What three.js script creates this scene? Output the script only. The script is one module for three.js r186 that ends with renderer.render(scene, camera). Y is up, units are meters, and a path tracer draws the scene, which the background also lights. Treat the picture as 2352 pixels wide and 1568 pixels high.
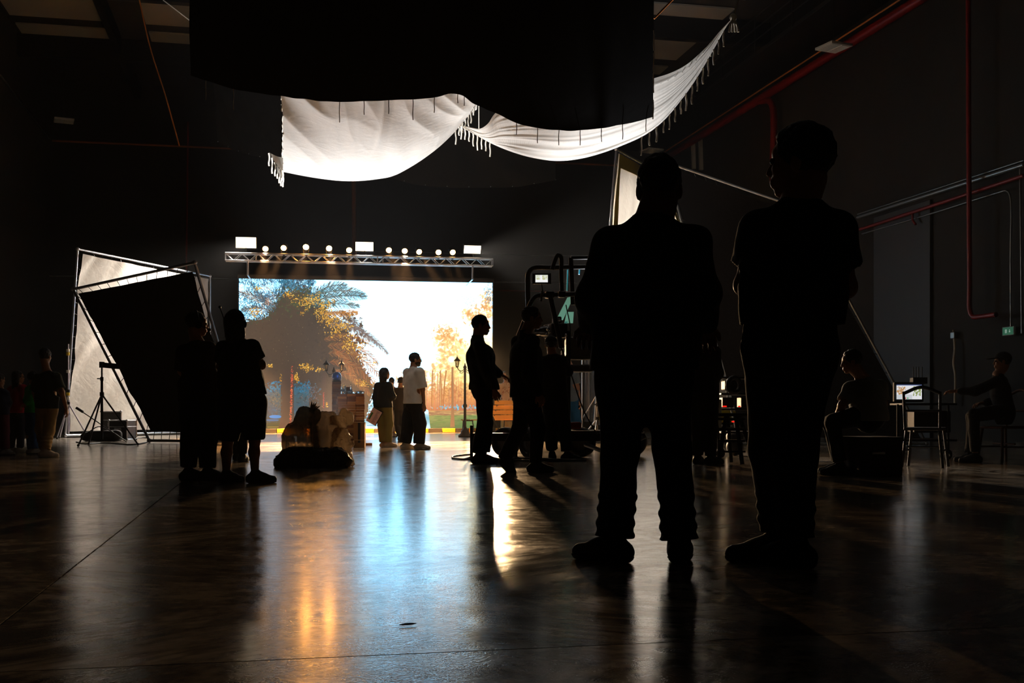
import * as THREE from 'three';
import { mergeGeometries } from 'three/addons/utils/BufferGeometryUtils.js';
import { RoundedBoxGeometry } from 'three/addons/geometries/RoundedBoxGeometry.js';
import { RectAreaLightUniformsLib } from 'three/addons/lights/RectAreaLightUniformsLib.js';
RectAreaLightUniformsLib.init();

// ---------- camera: a low, level view with the lens shifted up ----------
const FOCAL = 2600, HORIZON = 945, EYE = 0.65, YAW = 12 * Math.PI / 180;
const scene = new THREE.Scene();
scene.background = new THREE.Color(0, 0, 0);
const camera = new THREE.PerspectiveCamera(2 * Math.atan(HORIZON / FOCAL) * 180 / Math.PI, 2352 / (2 * HORIZON), 0.1, 200);
camera.position.set(0, EYE, 0);
camera.rotation.y = -YAW;
camera.setViewOffset(2352, 2 * HORIZON, 0, 0, 2352, 1568);
const renderer = new THREE.WebGLRenderer({ antialias: true });
renderer.toneMapping = THREE.LinearToneMapping;
renderer.toneMappingExposure = 1.0;
renderer.shadowMap.enabled = true;

// ---------- light levels, all in one place ----------
const LEVEL = { screen: 1.6, screenPanel: 0.3, flood: [640, 90, 1500], floodGlow: 6, par: 3600, parGlow: 25, key: 520, keyGlow: 25, up: [460, 220] };
scene.fog = new THREE.FogExp2(0xf4f2ee, 0.0006);          // thin stage smoke all through the hall

// ---------- helpers ----------
const V = (x, y, z) => new THREE.Vector3(x, y, z);
const RIGHT = V(Math.cos(YAW), 0, Math.sin(YAW)), AHEAD = V(Math.sin(YAW), 0, -Math.cos(YAW)), UP = V(0, 1, 0);
const W = (xc, y, zc) => V(xc * RIGHT.x + zc * AHEAD.x, y, xc * RIGHT.z + zc * AHEAD.z);      // metres right of and ahead of the viewer
const P = (px, py, zc) => W((px - 1176) * zc / FOCAL, EYE - (py - HORIZON) * zc / FOCAL, zc);
const depthAt = (py) => FOCAL * EYE / (py - HORIZON);                                        // how far a spot of floor is
const G = (px, py) => { const z = depthAt(py), v = P(px, py, z); v.y = 0; return v; };
const onWall = (axis, at, px, py) => { const d = P(px, py, 1).sub(V(0, EYE, 0)); return d.multiplyScalar(at / d[axis]).add(V(0, EYE, 0)); };
let seed = 7;
const rnd = () => { seed = (seed + 0x6d2b79f5) | 0; let t = Math.imul(seed ^ (seed >>> 15), 1 | seed); t = (t + Math.imul(t ^ (t >>> 7), 61 | t)) ^ t; return ((t ^ (t >>> 14)) >>> 0) / 4294967296; };
const rr = (a, b) => a + (b - a) * rnd();
const clamp = (x, a = 0, b = 1) => Math.min(b, Math.max(a, x));
const lerp = (a, b, t) => a + (b - a) * t;
const hash3 = (x, y, z) => { let h = Math.imul(x, 374761393) ^ Math.imul(y, 668265263) ^ Math.imul(z, 2147483647 ^ 0x5bd1e995); h = Math.imul(h ^ (h >>> 13), 1274126177); return ((h ^ (h >>> 16)) >>> 0) / 4294967296; };
function noise3(x, y, z) {
  const X = Math.floor(x), Y = Math.floor(y), Z = Math.floor(z); x -= X; y -= Y; z -= Z;
  const f = (t) => t * t * (3 - 2 * t), u = f(x), v = f(y), w = f(z), h = (i, j, k) => hash3(X + i, Y + j, Z + k);
  return lerp(lerp(lerp(h(0, 0, 0), h(1, 0, 0), u), lerp(h(0, 1, 0), h(1, 1, 0), u), v), lerp(lerp(h(0, 0, 1), h(1, 0, 1), u), lerp(h(0, 1, 1), h(1, 1, 1), u), v), w) * 2 - 1;
}
const fbm = (x, y, z, n = 4) => { let s = 0, a = 0.5; for (let i = 0; i < n; i++) { s += a * noise3(x, y, z); x *= 2.03; y *= 2.03; z *= 2.03; a *= 0.5; } return s; };

// textures: tileable noise, computed
function noiseTexture(size, fn, srgb) {
  const d = new Uint8Array(size * size * 4);
  for (let j = 0; j < size; j++) for (let i = 0; i < size; i++) { const c = fn(i / size, j / size), o = (j * size + i) * 4; for (let k = 0; k < 3; k++) d[o + k] = clamp(Array.isArray(c) ? c[k] : c) * 255; d[o + 3] = 255; }
  const t = new THREE.DataTexture(d, size, size); t.wrapS = t.wrapT = THREE.RepeatWrapping; t.magFilter = THREE.LinearFilter; t.minFilter = THREE.LinearMipmapLinearFilter; t.generateMipmaps = true; t.needsUpdate = true;
  if (srgb) t.colorSpace = THREE.SRGBColorSpace;
  return t;
}
const ring = (u, v, f, n, s = 0) => { const a = u * 2 * Math.PI, b = v * 2 * Math.PI, R = f / (2 * Math.PI); return fbm(Math.cos(a) * R + 11 + s, Math.sin(a) * R + 5 + Math.cos(b) * R * 1.37, Math.sin(b) * R + 3 - s, n); };

// materials
const mats = {};
function M(name, color, rough = 0.85, more = {}) {
  if (mats[name]) return mats[name];
  const m = new THREE.MeshPhysicalMaterial({ color, roughness: rough, side: THREE.DoubleSide, ...more }); m.name = name; return (mats[name] = m);
}

// geometry
const keep = (g) => { const o = g.index ? g.toNonIndexed() : g; for (const k of Object.keys(o.attributes)) if (!['position', 'normal', 'uv'].includes(k)) o.deleteAttribute(k); if (!o.attributes.uv) o.setAttribute('uv', new THREE.BufferAttribute(new Float32Array(o.attributes.position.count * 2), 2)); return o; };
const merge = (list) => (list.length === 1 ? list[0] : mergeGeometries(list.map(keep)));
function bar(a, b, r, seg = 8, r2 = r) {
  const d = b.clone().sub(a), g = new THREE.CylinderGeometry(r2, r, d.length(), seg, 1);
  g.applyQuaternion(new THREE.Quaternion().setFromUnitVectors(UP, d.normalize()));
  const m = a.clone().add(b).multiplyScalar(0.5); return g.translate(m.x, m.y, m.z);
}
function beam(a, b, w, h, turn = 0) {                       // square bar between two points
  const d = b.clone().sub(a), g = new THREE.BoxGeometry(w, h, d.length()); g.rotateZ(turn);
  const o = new THREE.Object3D(); o.position.copy(a).add(b).multiplyScalar(0.5); o.lookAt(b); o.updateMatrix(); return g.applyMatrix4(o.matrix);
}
const bent = (pts, r, seg = 8, n = 0) => new THREE.TubeGeometry(new THREE.CatmullRomCurve3(pts, false, 'centripetal'), n || pts.length * 6, r, seg, false);
function box(c, w, h, d, turn = 0, bevel = 0.01, tilt = 0) {
  const g = bevel ? new RoundedBoxGeometry(w, h, d, 2, Math.min(bevel, w / 2.1, h / 2.1, d / 2.1)) : new THREE.BoxGeometry(w, h, d);
  if (tilt) g.rotateX(tilt); g.rotateY(turn); return g.translate(c.x, c.y, c.z);
}
const ball = (c, r, a = 16, b = 12) => new THREE.SphereGeometry(r, a, b).translate(c.x, c.y, c.z);
function lathe(c, profile, seg = 20, tilt) { const g = new THREE.LatheGeometry(profile.map(([r, y]) => new THREE.Vector2(r, y)), seg); if (tilt) g.applyQuaternion(tilt); return g.translate(c.x, c.y, c.z); }
function sheet(fn, nu, nv) {                                 // cloth: fn(u, v) gives a point; uv in metres
  const pos = [], uv = [], idx = [], cols = [];
  for (let j = 0; j <= nv; j++) for (let i = 0; i <= nu; i++) cols.push(fn(i / nu, j / nv));
  const at = (i, j) => cols[j * (nu + 1) + i], lu = at(0, 0).distanceTo(at(nu, 0)), lv = at(0, 0).distanceTo(at(0, nv));
  for (let j = 0; j <= nv; j++) for (let i = 0; i <= nu; i++) { const p = at(i, j); pos.push(p.x, p.y, p.z); uv.push(i / nu * lu, j / nv * lv); }
  for (let j = 0; j < nv; j++) for (let i = 0; i < nu; i++) { const a = j * (nu + 1) + i, b = a + 1, c = a + nu + 1, d = c + 1; idx.push(a, b, c, b, d, c); }
  const g = new THREE.BufferGeometry(); g.setAttribute('position', new THREE.Float32BufferAttribute(pos, 3)); g.setAttribute('uv', new THREE.Float32BufferAttribute(uv, 2)); g.setIndex(idx); g.computeVertexNormals(); return g;
}
const curveAt = (pts) => { const c = new THREE.CatmullRomCurve3(pts, false, 'centripetal'); c.arcLengthDivisions = 400; return (u) => c.getPointAt(clamp(u)); };

// things and parts; geometries come in world metres and are set back to the thing's base
const taken = {};
const numbered = (n) => { const k = taken[n] = (taken[n] ?? -1) + 1; return k ? n + '_' + String(k).padStart(3, '0') : n; };
function thing(name, label, category, at = V(0, 0, 0), group) {
  const o = new THREE.Group(); o.name = numbered(name); o.position.copy(at); o.userData = { label, category }; if (group) o.userData.group = group; scene.add(o); return o;
}
function part(parent, name, geos, mat, label) {
  const root = parent.userData.root ?? parent, m = new THREE.Mesh(merge([].concat(geos)), mat);
  m.geometry.translate(-root.position.x, -root.position.y, -root.position.z);
  m.name = name; m.castShadow = m.receiveShadow = true; if (label) m.userData.label = label;
  parent.add(m); Object.defineProperty(m.userData, 'root', { value: root, enumerable: false }); return m;
}
function solo(name, label, category, geos, mat, group) {      // a thing of one piece
  const g = merge([].concat(geos)); g.computeBoundingBox(); const b = g.boundingBox, c = b.getCenter(V(0, 0, 0)); c.y = b.min.y;
  g.translate(-c.x, -c.y, -c.z); const m = new THREE.Mesh(g, mat); m.position.copy(c); m.name = numbered(name); m.castShadow = m.receiveShadow = true;
  m.userData = { label, category }; if (group) m.userData.group = group; scene.add(m); return m;
}
function struct(name, geos, mat, label, category) { const m = solo(name, label, category, geos, mat); m.userData.kind = 'structure'; return m; }

// ================= THE HALL =================
const WALL_R = 15.7, WALL_L = -8.2, WALL_B = -45.5, WALL_F = 8, TOP = 13.2;
const floorTone = noiseTexture(1024, (u, v) => { const a = ring(u, v, 5, 6), b = ring(u, v, 22, 5, 9), c = ring(u, v, 90, 3, 21), s = clamp(0.5 + 0.7 * a + 0.8 * b + 0.6 * c); return [0.4 + 0.4 * s, 0.37 + 0.37 * s, 0.33 + 0.33 * s]; }, true);
const floorGloss = noiseTexture(512, (u, v) => clamp(0.5 + 0.35 * ring(u, v, 8, 5, 2) + 0.35 * ring(u, v, 60, 3, 31)));
const floorBump = noiseTexture(512, (u, v) => clamp(0.5 + 0.4 * ring(u, v, 50, 2, 4) + 0.6 * ring(u, v, 150, 2, 8)));
for (const t of [floorTone, floorGloss, floorBump]) t.repeat.set(1 / 3, 1 / 3);
floorBump.repeat.set(2.2, 2.2);
const concrete = M('polished concrete', 0xffffff, 0.28, { map: floorTone, roughnessMap: floorGloss, bumpMap: floorBump, bumpScale: 0.0005, specularIntensity: 1, clearcoat: 0.3, clearcoatRoughness: 0.13 });
{
  const f = new THREE.Group(); f.name = 'floor'; f.userData = { kind: 'structure', label: 'polished grey concrete floor in large slabs with saw-cut joints', category: 'floor' }; scene.add(f);
  const under = new THREE.Mesh(new THREE.BoxGeometry(WALL_R - WALL_L + 0.6, 0.2, WALL_F - WALL_B + 0.6).translate((WALL_R + WALL_L) / 2, -0.108, (WALL_F + WALL_B) / 2), M('joint filler', 0x1c1a18, 0.95)); under.name = 'joint_filler'; f.add(under);
  const xs = [WALL_L, -6.8, -0.81, 5.2, 11.2, WALL_R], zs = [WALL_F]; for (let z = 2.97; z > WALL_B; z -= 6) zs.push(z); zs.push(WALL_B);
  for (let i = 0; i + 1 < xs.length; i++) for (let k = 0; k + 1 < zs.length; k++) {
    const x0 = xs[i] + 0.004, x1 = xs[i + 1] - 0.004, z1 = zs[k] - 0.004, z0 = zs[k + 1] + 0.004, g = new THREE.BoxGeometry(x1 - x0, 0.04, z1 - z0).translate((x0 + x1) / 2, -0.02, (z0 + z1) / 2), p = g.attributes.position, uv = g.attributes.uv, sh = hash3(i, k, 3) * 3;
    for (let n = 0; n < p.count; n++) uv.setXY(n, p.getX(n) + sh, p.getZ(n) - sh);
    const m = new THREE.Mesh(g, concrete); m.name = 'slab'; m.receiveShadow = m.castShadow = true; f.add(m);
  }
}
const wallTone = noiseTexture(256, (u, v) => { const s = 0.5 + 0.5 * ring(u, v, 6, 5, 7); return [0.07 + 0.05 * s, 0.07 + 0.05 * s, 0.067 + 0.05 * s]; }, true); wallTone.repeat.set(0.2, 0.2);
const blackWall = M('black painted acoustic wall', 0xffffff, 0.9, { map: wallTone });
const LX = WALL_R - WALL_L, LZ = WALL_F - WALL_B, CX = (WALL_R + WALL_L) / 2, CZ = (WALL_F + WALL_B) / 2;
const uvWall = (g) => { const p = g.attributes.position, uv = g.attributes.uv; for (let i = 0; i < p.count; i++) uv.setXY(i, p.getX(i) + p.getZ(i), p.getY(i)); return g; };
struct('wall_back', uvWall(new THREE.BoxGeometry(LX + 0.6, TOP + 0.3, 0.3).translate(CX, TOP / 2 - 0.05, WALL_B - 0.15)), blackWall, 'dark back wall of the studio behind the big screen', 'wall');
struct('wall_front', uvWall(new THREE.BoxGeometry(LX + 0.6, TOP + 0.3, 0.3).translate(CX, TOP / 2 - 0.05, WALL_F + 0.15)), blackWall, 'dark studio wall behind the viewer', 'wall');
struct('wall_left', uvWall(new THREE.BoxGeometry(0.3, TOP + 0.3, LZ + 0.6).translate(WALL_L - 0.15, TOP / 2 - 0.05, CZ)), blackWall, 'dark left side wall of the studio', 'wall');
struct('wall_right', uvWall(new THREE.BoxGeometry(0.3, TOP + 0.3, LZ + 0.6).translate(WALL_R + 0.15, TOP / 2 - 0.05, CZ)), blackWall, 'dark right side wall of the studio carrying red pipes', 'wall');
const ceilingPaint = M('dark ceiling deck', 0x1c1b1a, 0.95), boardMat = M('pale ceiling board', 0x8f8a80, 0.9), darkSteel = M('dark steel', 0x1a1a1b, 0.55, { metalness: 0.4 });
{
  const c = new THREE.Group(); c.name = 'ceiling'; c.userData = { kind: 'structure', label: 'dark ceiling deck with pale boards and steel beams', category: 'ceiling' }; scene.add(c);
  const deck = new THREE.Mesh(new THREE.BoxGeometry(LX + 0.6, 0.3, LZ + 0.6).translate(CX, TOP + 0.15, CZ), ceilingPaint); deck.name = 'deck'; c.add(deck);
  const put = (name, g, m) => { const o = new THREE.Mesh(g, m); o.name = name; o.castShadow = o.receiveShadow = true; c.add(o); };
  for (let z = -4; z > WALL_B; z -= 6) put('beam', new THREE.BoxGeometry(LX, 0.7, 0.28).translate(CX, TOP - 0.42, z), darkSteel);
  for (const x of [-5, 0, 5, 10]) put('beam', new THREE.BoxGeometry(0.22, 0.5, LZ).translate(x, TOP - 0.3, CZ), darkSteel);
  for (let z = -13; z > WALL_B + 3; z -= 3) for (const x of [-6.6, -2.5, 2.5, 7.5, 12.6]) if (hash3(Math.round(x), Math.round(z), 5) < 0.75) put('ceiling_board', new THREE.BoxGeometry(2.9, 0.05, 2.2).translate(x, TOP - 0.06, z), boardMat);
}
const doorMat = M('dark grey door', 0x2a2c2e, 0.6);
{ // tall grey door leaf in the right wall
  const a = onWall('x', WALL_R - 0.03, 2140, 930), b = onWall('x', WALL_R - 0.03, 2010, 540);
  struct('door_1', box(V(WALL_R - 0.04, 2.9, (a.z + b.z) / 2), 0.08, 5.8, Math.abs(a.z - b.z), 0, 0.02), doorMat, 'tall dark grey sliding door in the right wall', 'door');
}

// ---------- pipes and conduits ----------
const redPipe = M('red sprinkler paint', 0x760a0a, 0.45), greyPipe = M('galvanised conduit', 0x8c8f90, 0.35, { metalness: 0.7 }), orangePipe = M('orange conduit', 0xb0602a, 0.5), brownDuct = M('brown cable duct', 0xb8642c, 0.55);
const RW = (px, py, off = 0.12) => onWall('x', WALL_R - off, px, py), BW = (px, py, off = 0.12) => onWall('z', WALL_B + off, px, py);
solo('sprinkler_main', 'thick red sprinkler main running high along the right wall', 'pipe', [bar(RW(2110, 0, 0.35), RW(1530, 362, 0.35), 0.13, 12), bar(RW(2110, 0, 0.35), RW(2352, -150, 0.35), 0.13, 12), bent([RW(1745, 232, 0.35), RW(1768, 232, 0.3), RW(1775, 245, 0.25), RW(1775, 420, 0.25)], 0.11, 10)], redPipe);
solo('orange_cable', 'thin orange cable strung above the red sprinkler main', 'cable', bar(RW(2075, -6, 0.5), RW(1525, 350, 0.5), 0.025), M('orange cable', 0xd07a35, 0.5));
solo('sprinkler_riser', 'vertical red pipe with an elbow at its foot on the right wall', 'pipe', bent([RW(2224, -40, 0.4), RW(2225, 300, 0.4), RW(2227, 640, 0.4), RW(2228, 715, 0.4), RW(2234, 727, 0.4), RW(2250, 727, 0.4), RW(2288, 722, 0.4)], 0.055, 10, 80), redPipe);
solo('sprinkler_branch', 'thin red pipe running below the grey conduits on the right wall', 'pipe', [bar(RW(1975, 527, 0.2), RW(2352, 403, 0.2), 0.045), bar(RW(2096, 488, 0.2), RW(2096, 505, 0.2), 0.03), bar(RW(2096, 505, 0.2), RW(2103, 515, 0.2), 0.03)], redPipe);
solo('conduit', 'pair of grey conduits sloping up the right wall toward the frame edge', 'conduit', [bar(RW(1970, 499, 0.15), RW(2352, 378, 0.15), 0.05), bar(RW(1970, 492, 0.15), RW(2352, 368, 0.15), 0.02)], greyPipe);
solo('conduit', 'thin grey conduit that bends down to the green exit sign', 'conduit', bent([RW(1980, 537), RW(2150, 487), RW(2290, 443), RW(2312, 438), RW(2320, 450), RW(2321, 600), RW(2322, 752)], 0.02, 6, 90), greyPipe);
solo('conduit', 'thin vertical grey conduit at the right edge of the picture', 'conduit', bar(RW(2343, 384), RW(2347, 765), 0.02), greyPipe);
solo('wall_channel', 'white steel channel on the far right wall, left of the pair', 'channel', beam(RW(1592, 322, 0.06), RW(1594, 388, 0.06), 0.16, 0.1), M('white steel channel', 0xb5b5b0, 0.6), 'steel channels');
solo('wall_channel', 'white steel channel on the far right wall, right of the pair', 'channel', beam(RW(1609, 318, 0.06), RW(1611, 390, 0.06), 0.16, 0.1), mats['white steel channel'], 'steel channels');
solo('conduit', 'orange conduit running level across the back wall above the screen', 'conduit', bar(BW(120, 323, 0.045), BW(1425, 380, 0.045), 0.04), orangePipe);
solo('cable_duct', 'brown vertical cable duct on the back wall between the white cloth and the truss', 'duct', bar(BW(812, 380, 0.095), BW(814, 600, 0.095), 0.09), brownDuct);
solo('sprinkler_riser', 'vertical red pipe on the back wall left of the screen', 'pipe', bar(BW(432, 280, 0.04), BW(428, 620, 0.04), 0.035), redPipe);
solo('conduit', 'grey handrail pipe running level behind the top of the screen', 'conduit', bar(BW(0, 632, 0.04), BW(1480, 652, 0.04), 0.035), greyPipe);
solo('conduit', 'thin grey wire high across the back wall level with the lamps', 'conduit', bar(BW(860, 577, 0.02), BW(1480, 591, 0.02), 0.015), greyPipe);
solo('sprinkler_branch', 'thin red pipe running level on the back wall right of the screen', 'pipe', bar(BW(1000, 664, 0.035), BW(1480, 673, 0.035), 0.03), redPipe);
solo('conduit', 'thin conduit following the top of the left wall', 'conduit', bar(onWall('x', WALL_L + 0.03, 0, 172), onWall('x', WALL_L + 0.03, 112, 318), 0.03), greyPipe);
solo('rigging_rope', 'orange rope hanging in the dark at the upper left', 'rope', bent([P(318, -10, 30), P(345, 110, 30), P(380, 220, 30), P(412, 335, 30)], 0.02, 6, 30), M('orange cable'));
solo('rigging_rope', 'pale rope slanting to the upper left corner of the black drape', 'rope', bar(P(375, 0, 17), P(440, 50, 17), 0.008), M('pale rope', 0xc9c0ae, 0.9));
solo('rigging_rope', 'orange strap slanting past the upper right corner of the black drape', 'rope', bar(P(1502, 43, 14.5), P(1550, -6, 14.5), 0.012), mats['orange cable']);
// gallery with railing, high on the right
{
  const g = thing('service_gallery', 'dark service gallery with railing high on the right wall', 'gallery', V(WALL_R - 1, 10.9, -32));
  const z0 = -14, z1 = -44, y = 11.3;
  part(g, 'deck', box(V(WALL_R - 0.85, y, (z0 + z1) / 2), 1.5, 0.12, z0 - z1, 0, 0.01), darkSteel);
  for (let k = 0; k < 3; k++) part(g, 'rail', bar(V(WALL_R - 1.6, y + 0.4 + k * 0.35, z0), V(WALL_R - 1.6, y + 0.4 + k * 0.35, z1), 0.022, 6), darkSteel);
  for (let z = z0; z >= z1; z -= 2.5) part(g, 'post', bar(V(WALL_R - 1.6, y, z), V(WALL_R - 1.6, y + 1.1, z), 0.025, 6), darkSteel);
}
for (const [px, py, w] of [[1770, 156, 'nearer'], [1662, 240, 'farther']]) { const c = RW(px, py, 0.3).setY(11.58); solo('hose_box', `red hose box on the dark gallery, the ${w} of two`, 'hose box', box(c, 0.3, 0.42, 0.8), M('red box paint', 0xa01010, 0.5), 'red hose boxes'); }
// hanging square work lights that are switched off
function officeLight(px, py, z, label) {
  const c = P(px, py, z), g = thing('hanging_light', label, 'light', c, 'unlit hanging panels');
  part(g, 'frame', box(c, 0.62, 0.06, 0.62, YAW, 0.01), M('white lamp frame', 0xb8b8b4, 0.5));
  for (const s of [-1, 1]) part(g, 'diffuser', box(c.clone().add(V(s * 0.145, -0.032, 0).applyAxisAngle(UP, YAW)), 0.26, 0.01, 0.54, YAW, 0.003), M('milky lamp cover', 0xc8c8c2, 0.5));
  part(g, 'cable', bar(c, V(c.x, TOP - 0.01, c.z), 0.008, 5), darkSteel);
}
officeLight(1915, 108, 27, 'white hanging light panel, switched off, in front of the red main');
officeLight(1497, 346, 40, 'white hanging light panel, switched off, just above the head of the nearest man');
officeLight(147, 277, 38, 'white hanging light panel, switched off, alone in the dark at the left');
{ // exit sign
  const c = RW(2318, 760, 0.15), g = thing('exit_sign', 'small green emergency exit sign with white figure and arrow', 'sign', c);
  const cv = document.createElement('canvas'); cv.width = 128; cv.height = 56; const x = cv.getContext('2d');
  x.fillStyle = '#0d6a3a'; x.fillRect(0, 0, 128, 56); x.fillStyle = '#dff5e6'; x.fillRect(30, 16, 20, 26); x.fillStyle = '#0d6a3a'; x.fillRect(34, 20, 12, 20); x.fillStyle = '#dff5e6'; x.beginPath(); x.arc(40, 23, 3, 0, 7); x.fill(); x.fillRect(37, 26, 6, 12);
  x.fillRect(82, 16, 5, 18); x.beginPath(); x.moveTo(74, 30); x.lineTo(95, 30); x.lineTo(84.5, 41); x.fill();
  const t = new THREE.CanvasTexture(cv); t.colorSpace = THREE.SRGBColorSpace;
  part(g, 'housing', box(c, 0.06, 0.19, 0.4, 0, 0.01), M('sign housing', 0x9aa09c, 0.5));
  const f = new THREE.PlaneGeometry(0.36, 0.16); f.rotateY(-Math.PI / 2); f.translate(c.x - 0.033, c.y, c.z);
  part(g, 'sign_face', f, new THREE.MeshStandardMaterial({ name: 'exit sign face', map: t, emissiveMap: t, emissive: 0xffffff, emissiveIntensity: 0.3, roughness: 0.4 }));
}

// ================= LED SCREEN, TRUSS AND LAMPS =================
const S0 = P(549, 640, 34.5), S1 = P(1131, 649, 35.7);         // upper corners of the picture
const screenDir = V(S1.x - S0.x, 0, S1.z - S0.z), screenW = screenDir.length(); screenDir.normalize();
const screenOut = V(-screenDir.z, 0, screenDir.x);             // toward the hall
const screenTurn = Math.atan2(screenOut.x, screenOut.z), screenTop = (S0.y + S1.y) / 2, screenLow = 0.1, screenH = screenTop - screenLow;
const screenMid = V((S0.x + S1.x) / 2, (screenTop + screenLow) / 2, (S0.z + S1.z) / 2);
const onScreen = (a, y, out = 0) => V(S0.x, 0, S0.z).addScaledVector(screenDir, a * screenW).addScaledVector(screenOut, out).setY(y);
function paintScreen() {
  const K = 2, cv = document.createElement('canvas'); cv.width = 582 * K; cv.height = 350 * K; const x = cv.getContext('2d');
  x.scale(K, K); x.translate(-549, -640);
  const C = (r, g, b, a = 1) => `rgba(${r | 0},${g | 0},${b | 0},${a})`;
  const radial = (cx, cy, r, stops) => { const g = x.createRadialGradient(cx, cy, 0, cx, cy, r); stops.forEach(([t, c]) => g.addColorStop(t, c)); x.fillStyle = g; x.fillRect(cx - r, cy - r, 2 * r, 2 * r); };
  const blob = (cx, cy, rx, ry, c, turn = 0) => { x.fillStyle = c; x.beginPath(); x.ellipse(cx, cy, rx, ry, turn, 0, 7); x.fill(); };
  const leaves = (cx, cy, sx, sy, n, cols, s0 = 1, s1 = 3) => { for (let i = 0; i < n; i++) { const a = rnd() * 6.28, r = Math.sqrt(-2 * Math.log(1 - rnd() * 0.9)) * 0.6; blob(cx + Math.cos(a) * r * sx, cy + Math.sin(a) * r * sy, rr(s0, s1), rr(s0, s1) * 0.6, cols[(rnd() * cols.length) | 0], rnd() * 3); } };
  const frond = (x0, y0, cx, cy, x1, y1, len, cols, n = 60, w = 0.7) => {
    x.lineWidth = w; for (let i = 0; i <= n; i++) { const t = i / n, q = 1 - t, px = q * q * x0 + 2 * q * t * cx + t * t * x1, py = q * q * y0 + 2 * q * t * cy + t * t * y1, dx = 2 * q * (cx - x0) + 2 * t * (x1 - cx), dy = 2 * q * (cy - y0) + 2 * t * (y1 - cy), a = Math.atan2(dy, dx), l = len * Math.sin(Math.PI * (0.12 + 0.84 * t)) ** 0.6;
      for (const s of [-1, 1]) { const b = a + s * rr(0.5, 0.9); x.strokeStyle = cols[(rnd() * cols.length) | 0]; x.beginPath(); x.moveTo(px, py); x.lineTo(px + Math.cos(b) * l, py + Math.sin(b) * l + l * 0.15); x.stroke(); } }
    x.strokeStyle = cols[0]; x.lineWidth = w * 1.6; x.beginPath(); x.moveTo(x0, y0); x.quadraticCurveTo(cx, cy, x1, y1); x.stroke();
  };
  // sky
  let g = x.createLinearGradient(0, 640, 0, 990); g.addColorStop(0, '#f7faff'); g.addColorStop(0.15, '#ffffff'); g.addColorStop(1, '#ffffff'); x.fillStyle = g; x.fillRect(549, 640, 582, 350);
  radial(1092, 862, 140, [[0, C(255, 236, 190, 1)], [0.4, C(255, 214, 140, 0.85)], [0.75, C(255, 226, 170, 0.35)], [1, C(255, 255, 255, 0)]]);
  // orange trees on the right, seen against the sun
  const oranges = [C(244, 178, 104, 0.4), C(250, 190, 110, 0.35), C(240, 160, 84, 0.35), C(255, 205, 130, 0.35)];
  leaves(1098, 722, 32, 26, 240, oranges, 2, 6); leaves(1118, 690, 16, 30, 150, oranges, 2, 5); leaves(1030, 800, 36, 55, 420, oranges, 2, 7); leaves(1012, 765, 22, 20, 130, oranges, 2, 4); leaves(1040, 870, 70, 40, 500, oranges, 2, 7); leaves(1112, 800, 20, 60, 130, [C(255, 226, 160, 0.4), C(255, 214, 140, 0.3)], 3, 7);
  leaves(1088, 690, 34, 22, 150, [C(150, 170, 190, 0.6), C(190, 180, 170, 0.6)], 0.5, 1.4); leaves(1122, 668, 9, 26, 110, [C(90, 150, 190, 0.7), C(120, 140, 160, 0.7)], 0.6, 1.8); leaves(1020, 750, 30, 18, 90, [C(190, 150, 120, 0.6)], 0.5, 1.5);
  for (let i = 0; i < 26; i++) { const a = 2.2 + i * 0.05; x.strokeStyle = C(255, 240, 190, 0.16); x.lineWidth = 5; x.beginPath(); x.moveTo(1098, 800); x.lineTo(1098 + Math.cos(a) * 150, 800 + Math.sin(a) * 150); x.stroke(); }
  // wood behind the lawn
  g = x.createLinearGradient(0, 880, 0, 945); g.addColorStop(0, C(250, 180, 90, 0)); g.addColorStop(0.5, C(236, 150, 80, 0.75)); g.addColorStop(1, C(196, 116, 78, 0.95)); x.fillStyle = g; x.fillRect(970, 880, 161, 68);
  leaves(1050, 905, 90, 22, 500, [C(236, 160, 84, 0.5), C(214, 134, 76, 0.5), C(250, 196, 120, 0.5), C(190, 118, 74, 0.4)], 1, 4);
  for (let i = 0; i < 60; i++) { const px = rr(972, 1131); x.strokeStyle = C(rr(170, 236), rr(104, 165), rr(70, 110), 0.4); x.lineWidth = rr(0.8, 2.4); x.beginPath(); x.moveTo(px, rr(850, 900)); x.lineTo(px + rr(-3, 3), rr(938, 950)); x.stroke(); }
  x.strokeStyle = C(190, 120, 70, 0.8); x.lineWidth = 3; for (const [a, b] of [[1008, 1012], [1022, 1015], [990, 988]]) { x.beginPath(); x.moveTo(a, 850); x.quadraticCurveTo(b, 900, b, 952); x.stroke(); }
  leaves(1050, 938, 60, 5, 70, [C(90, 190, 225, 0.9), C(150, 215, 235, 0.8), C(220, 170, 150, 0.7)], 1, 4);
  // lawn
  g = x.createLinearGradient(0, 944, 0, 990); g.addColorStop(0, '#c9a061'); g.addColorStop(0.22, '#e0b878'); g.addColorStop(0.3, '#93a05c'); g.addColorStop(0.6, '#7d9658'); g.addColorStop(1, '#66804e'); x.fillStyle = g; x.fillRect(975, 946, 156, 44);
  for (let i = 0; i < 70; i++) blob(rr(975, 1131), rr(947, 957), rr(4, 14), rr(0.5, 1.4), C(150, 105, 80, 0.5)); for (let i = 0; i < 120; i++) blob(rr(975, 1131), rr(958, 988), rr(3, 12), rr(0.4, 1.2), C(90, rr(110, 150), 70, 0.5));
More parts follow.
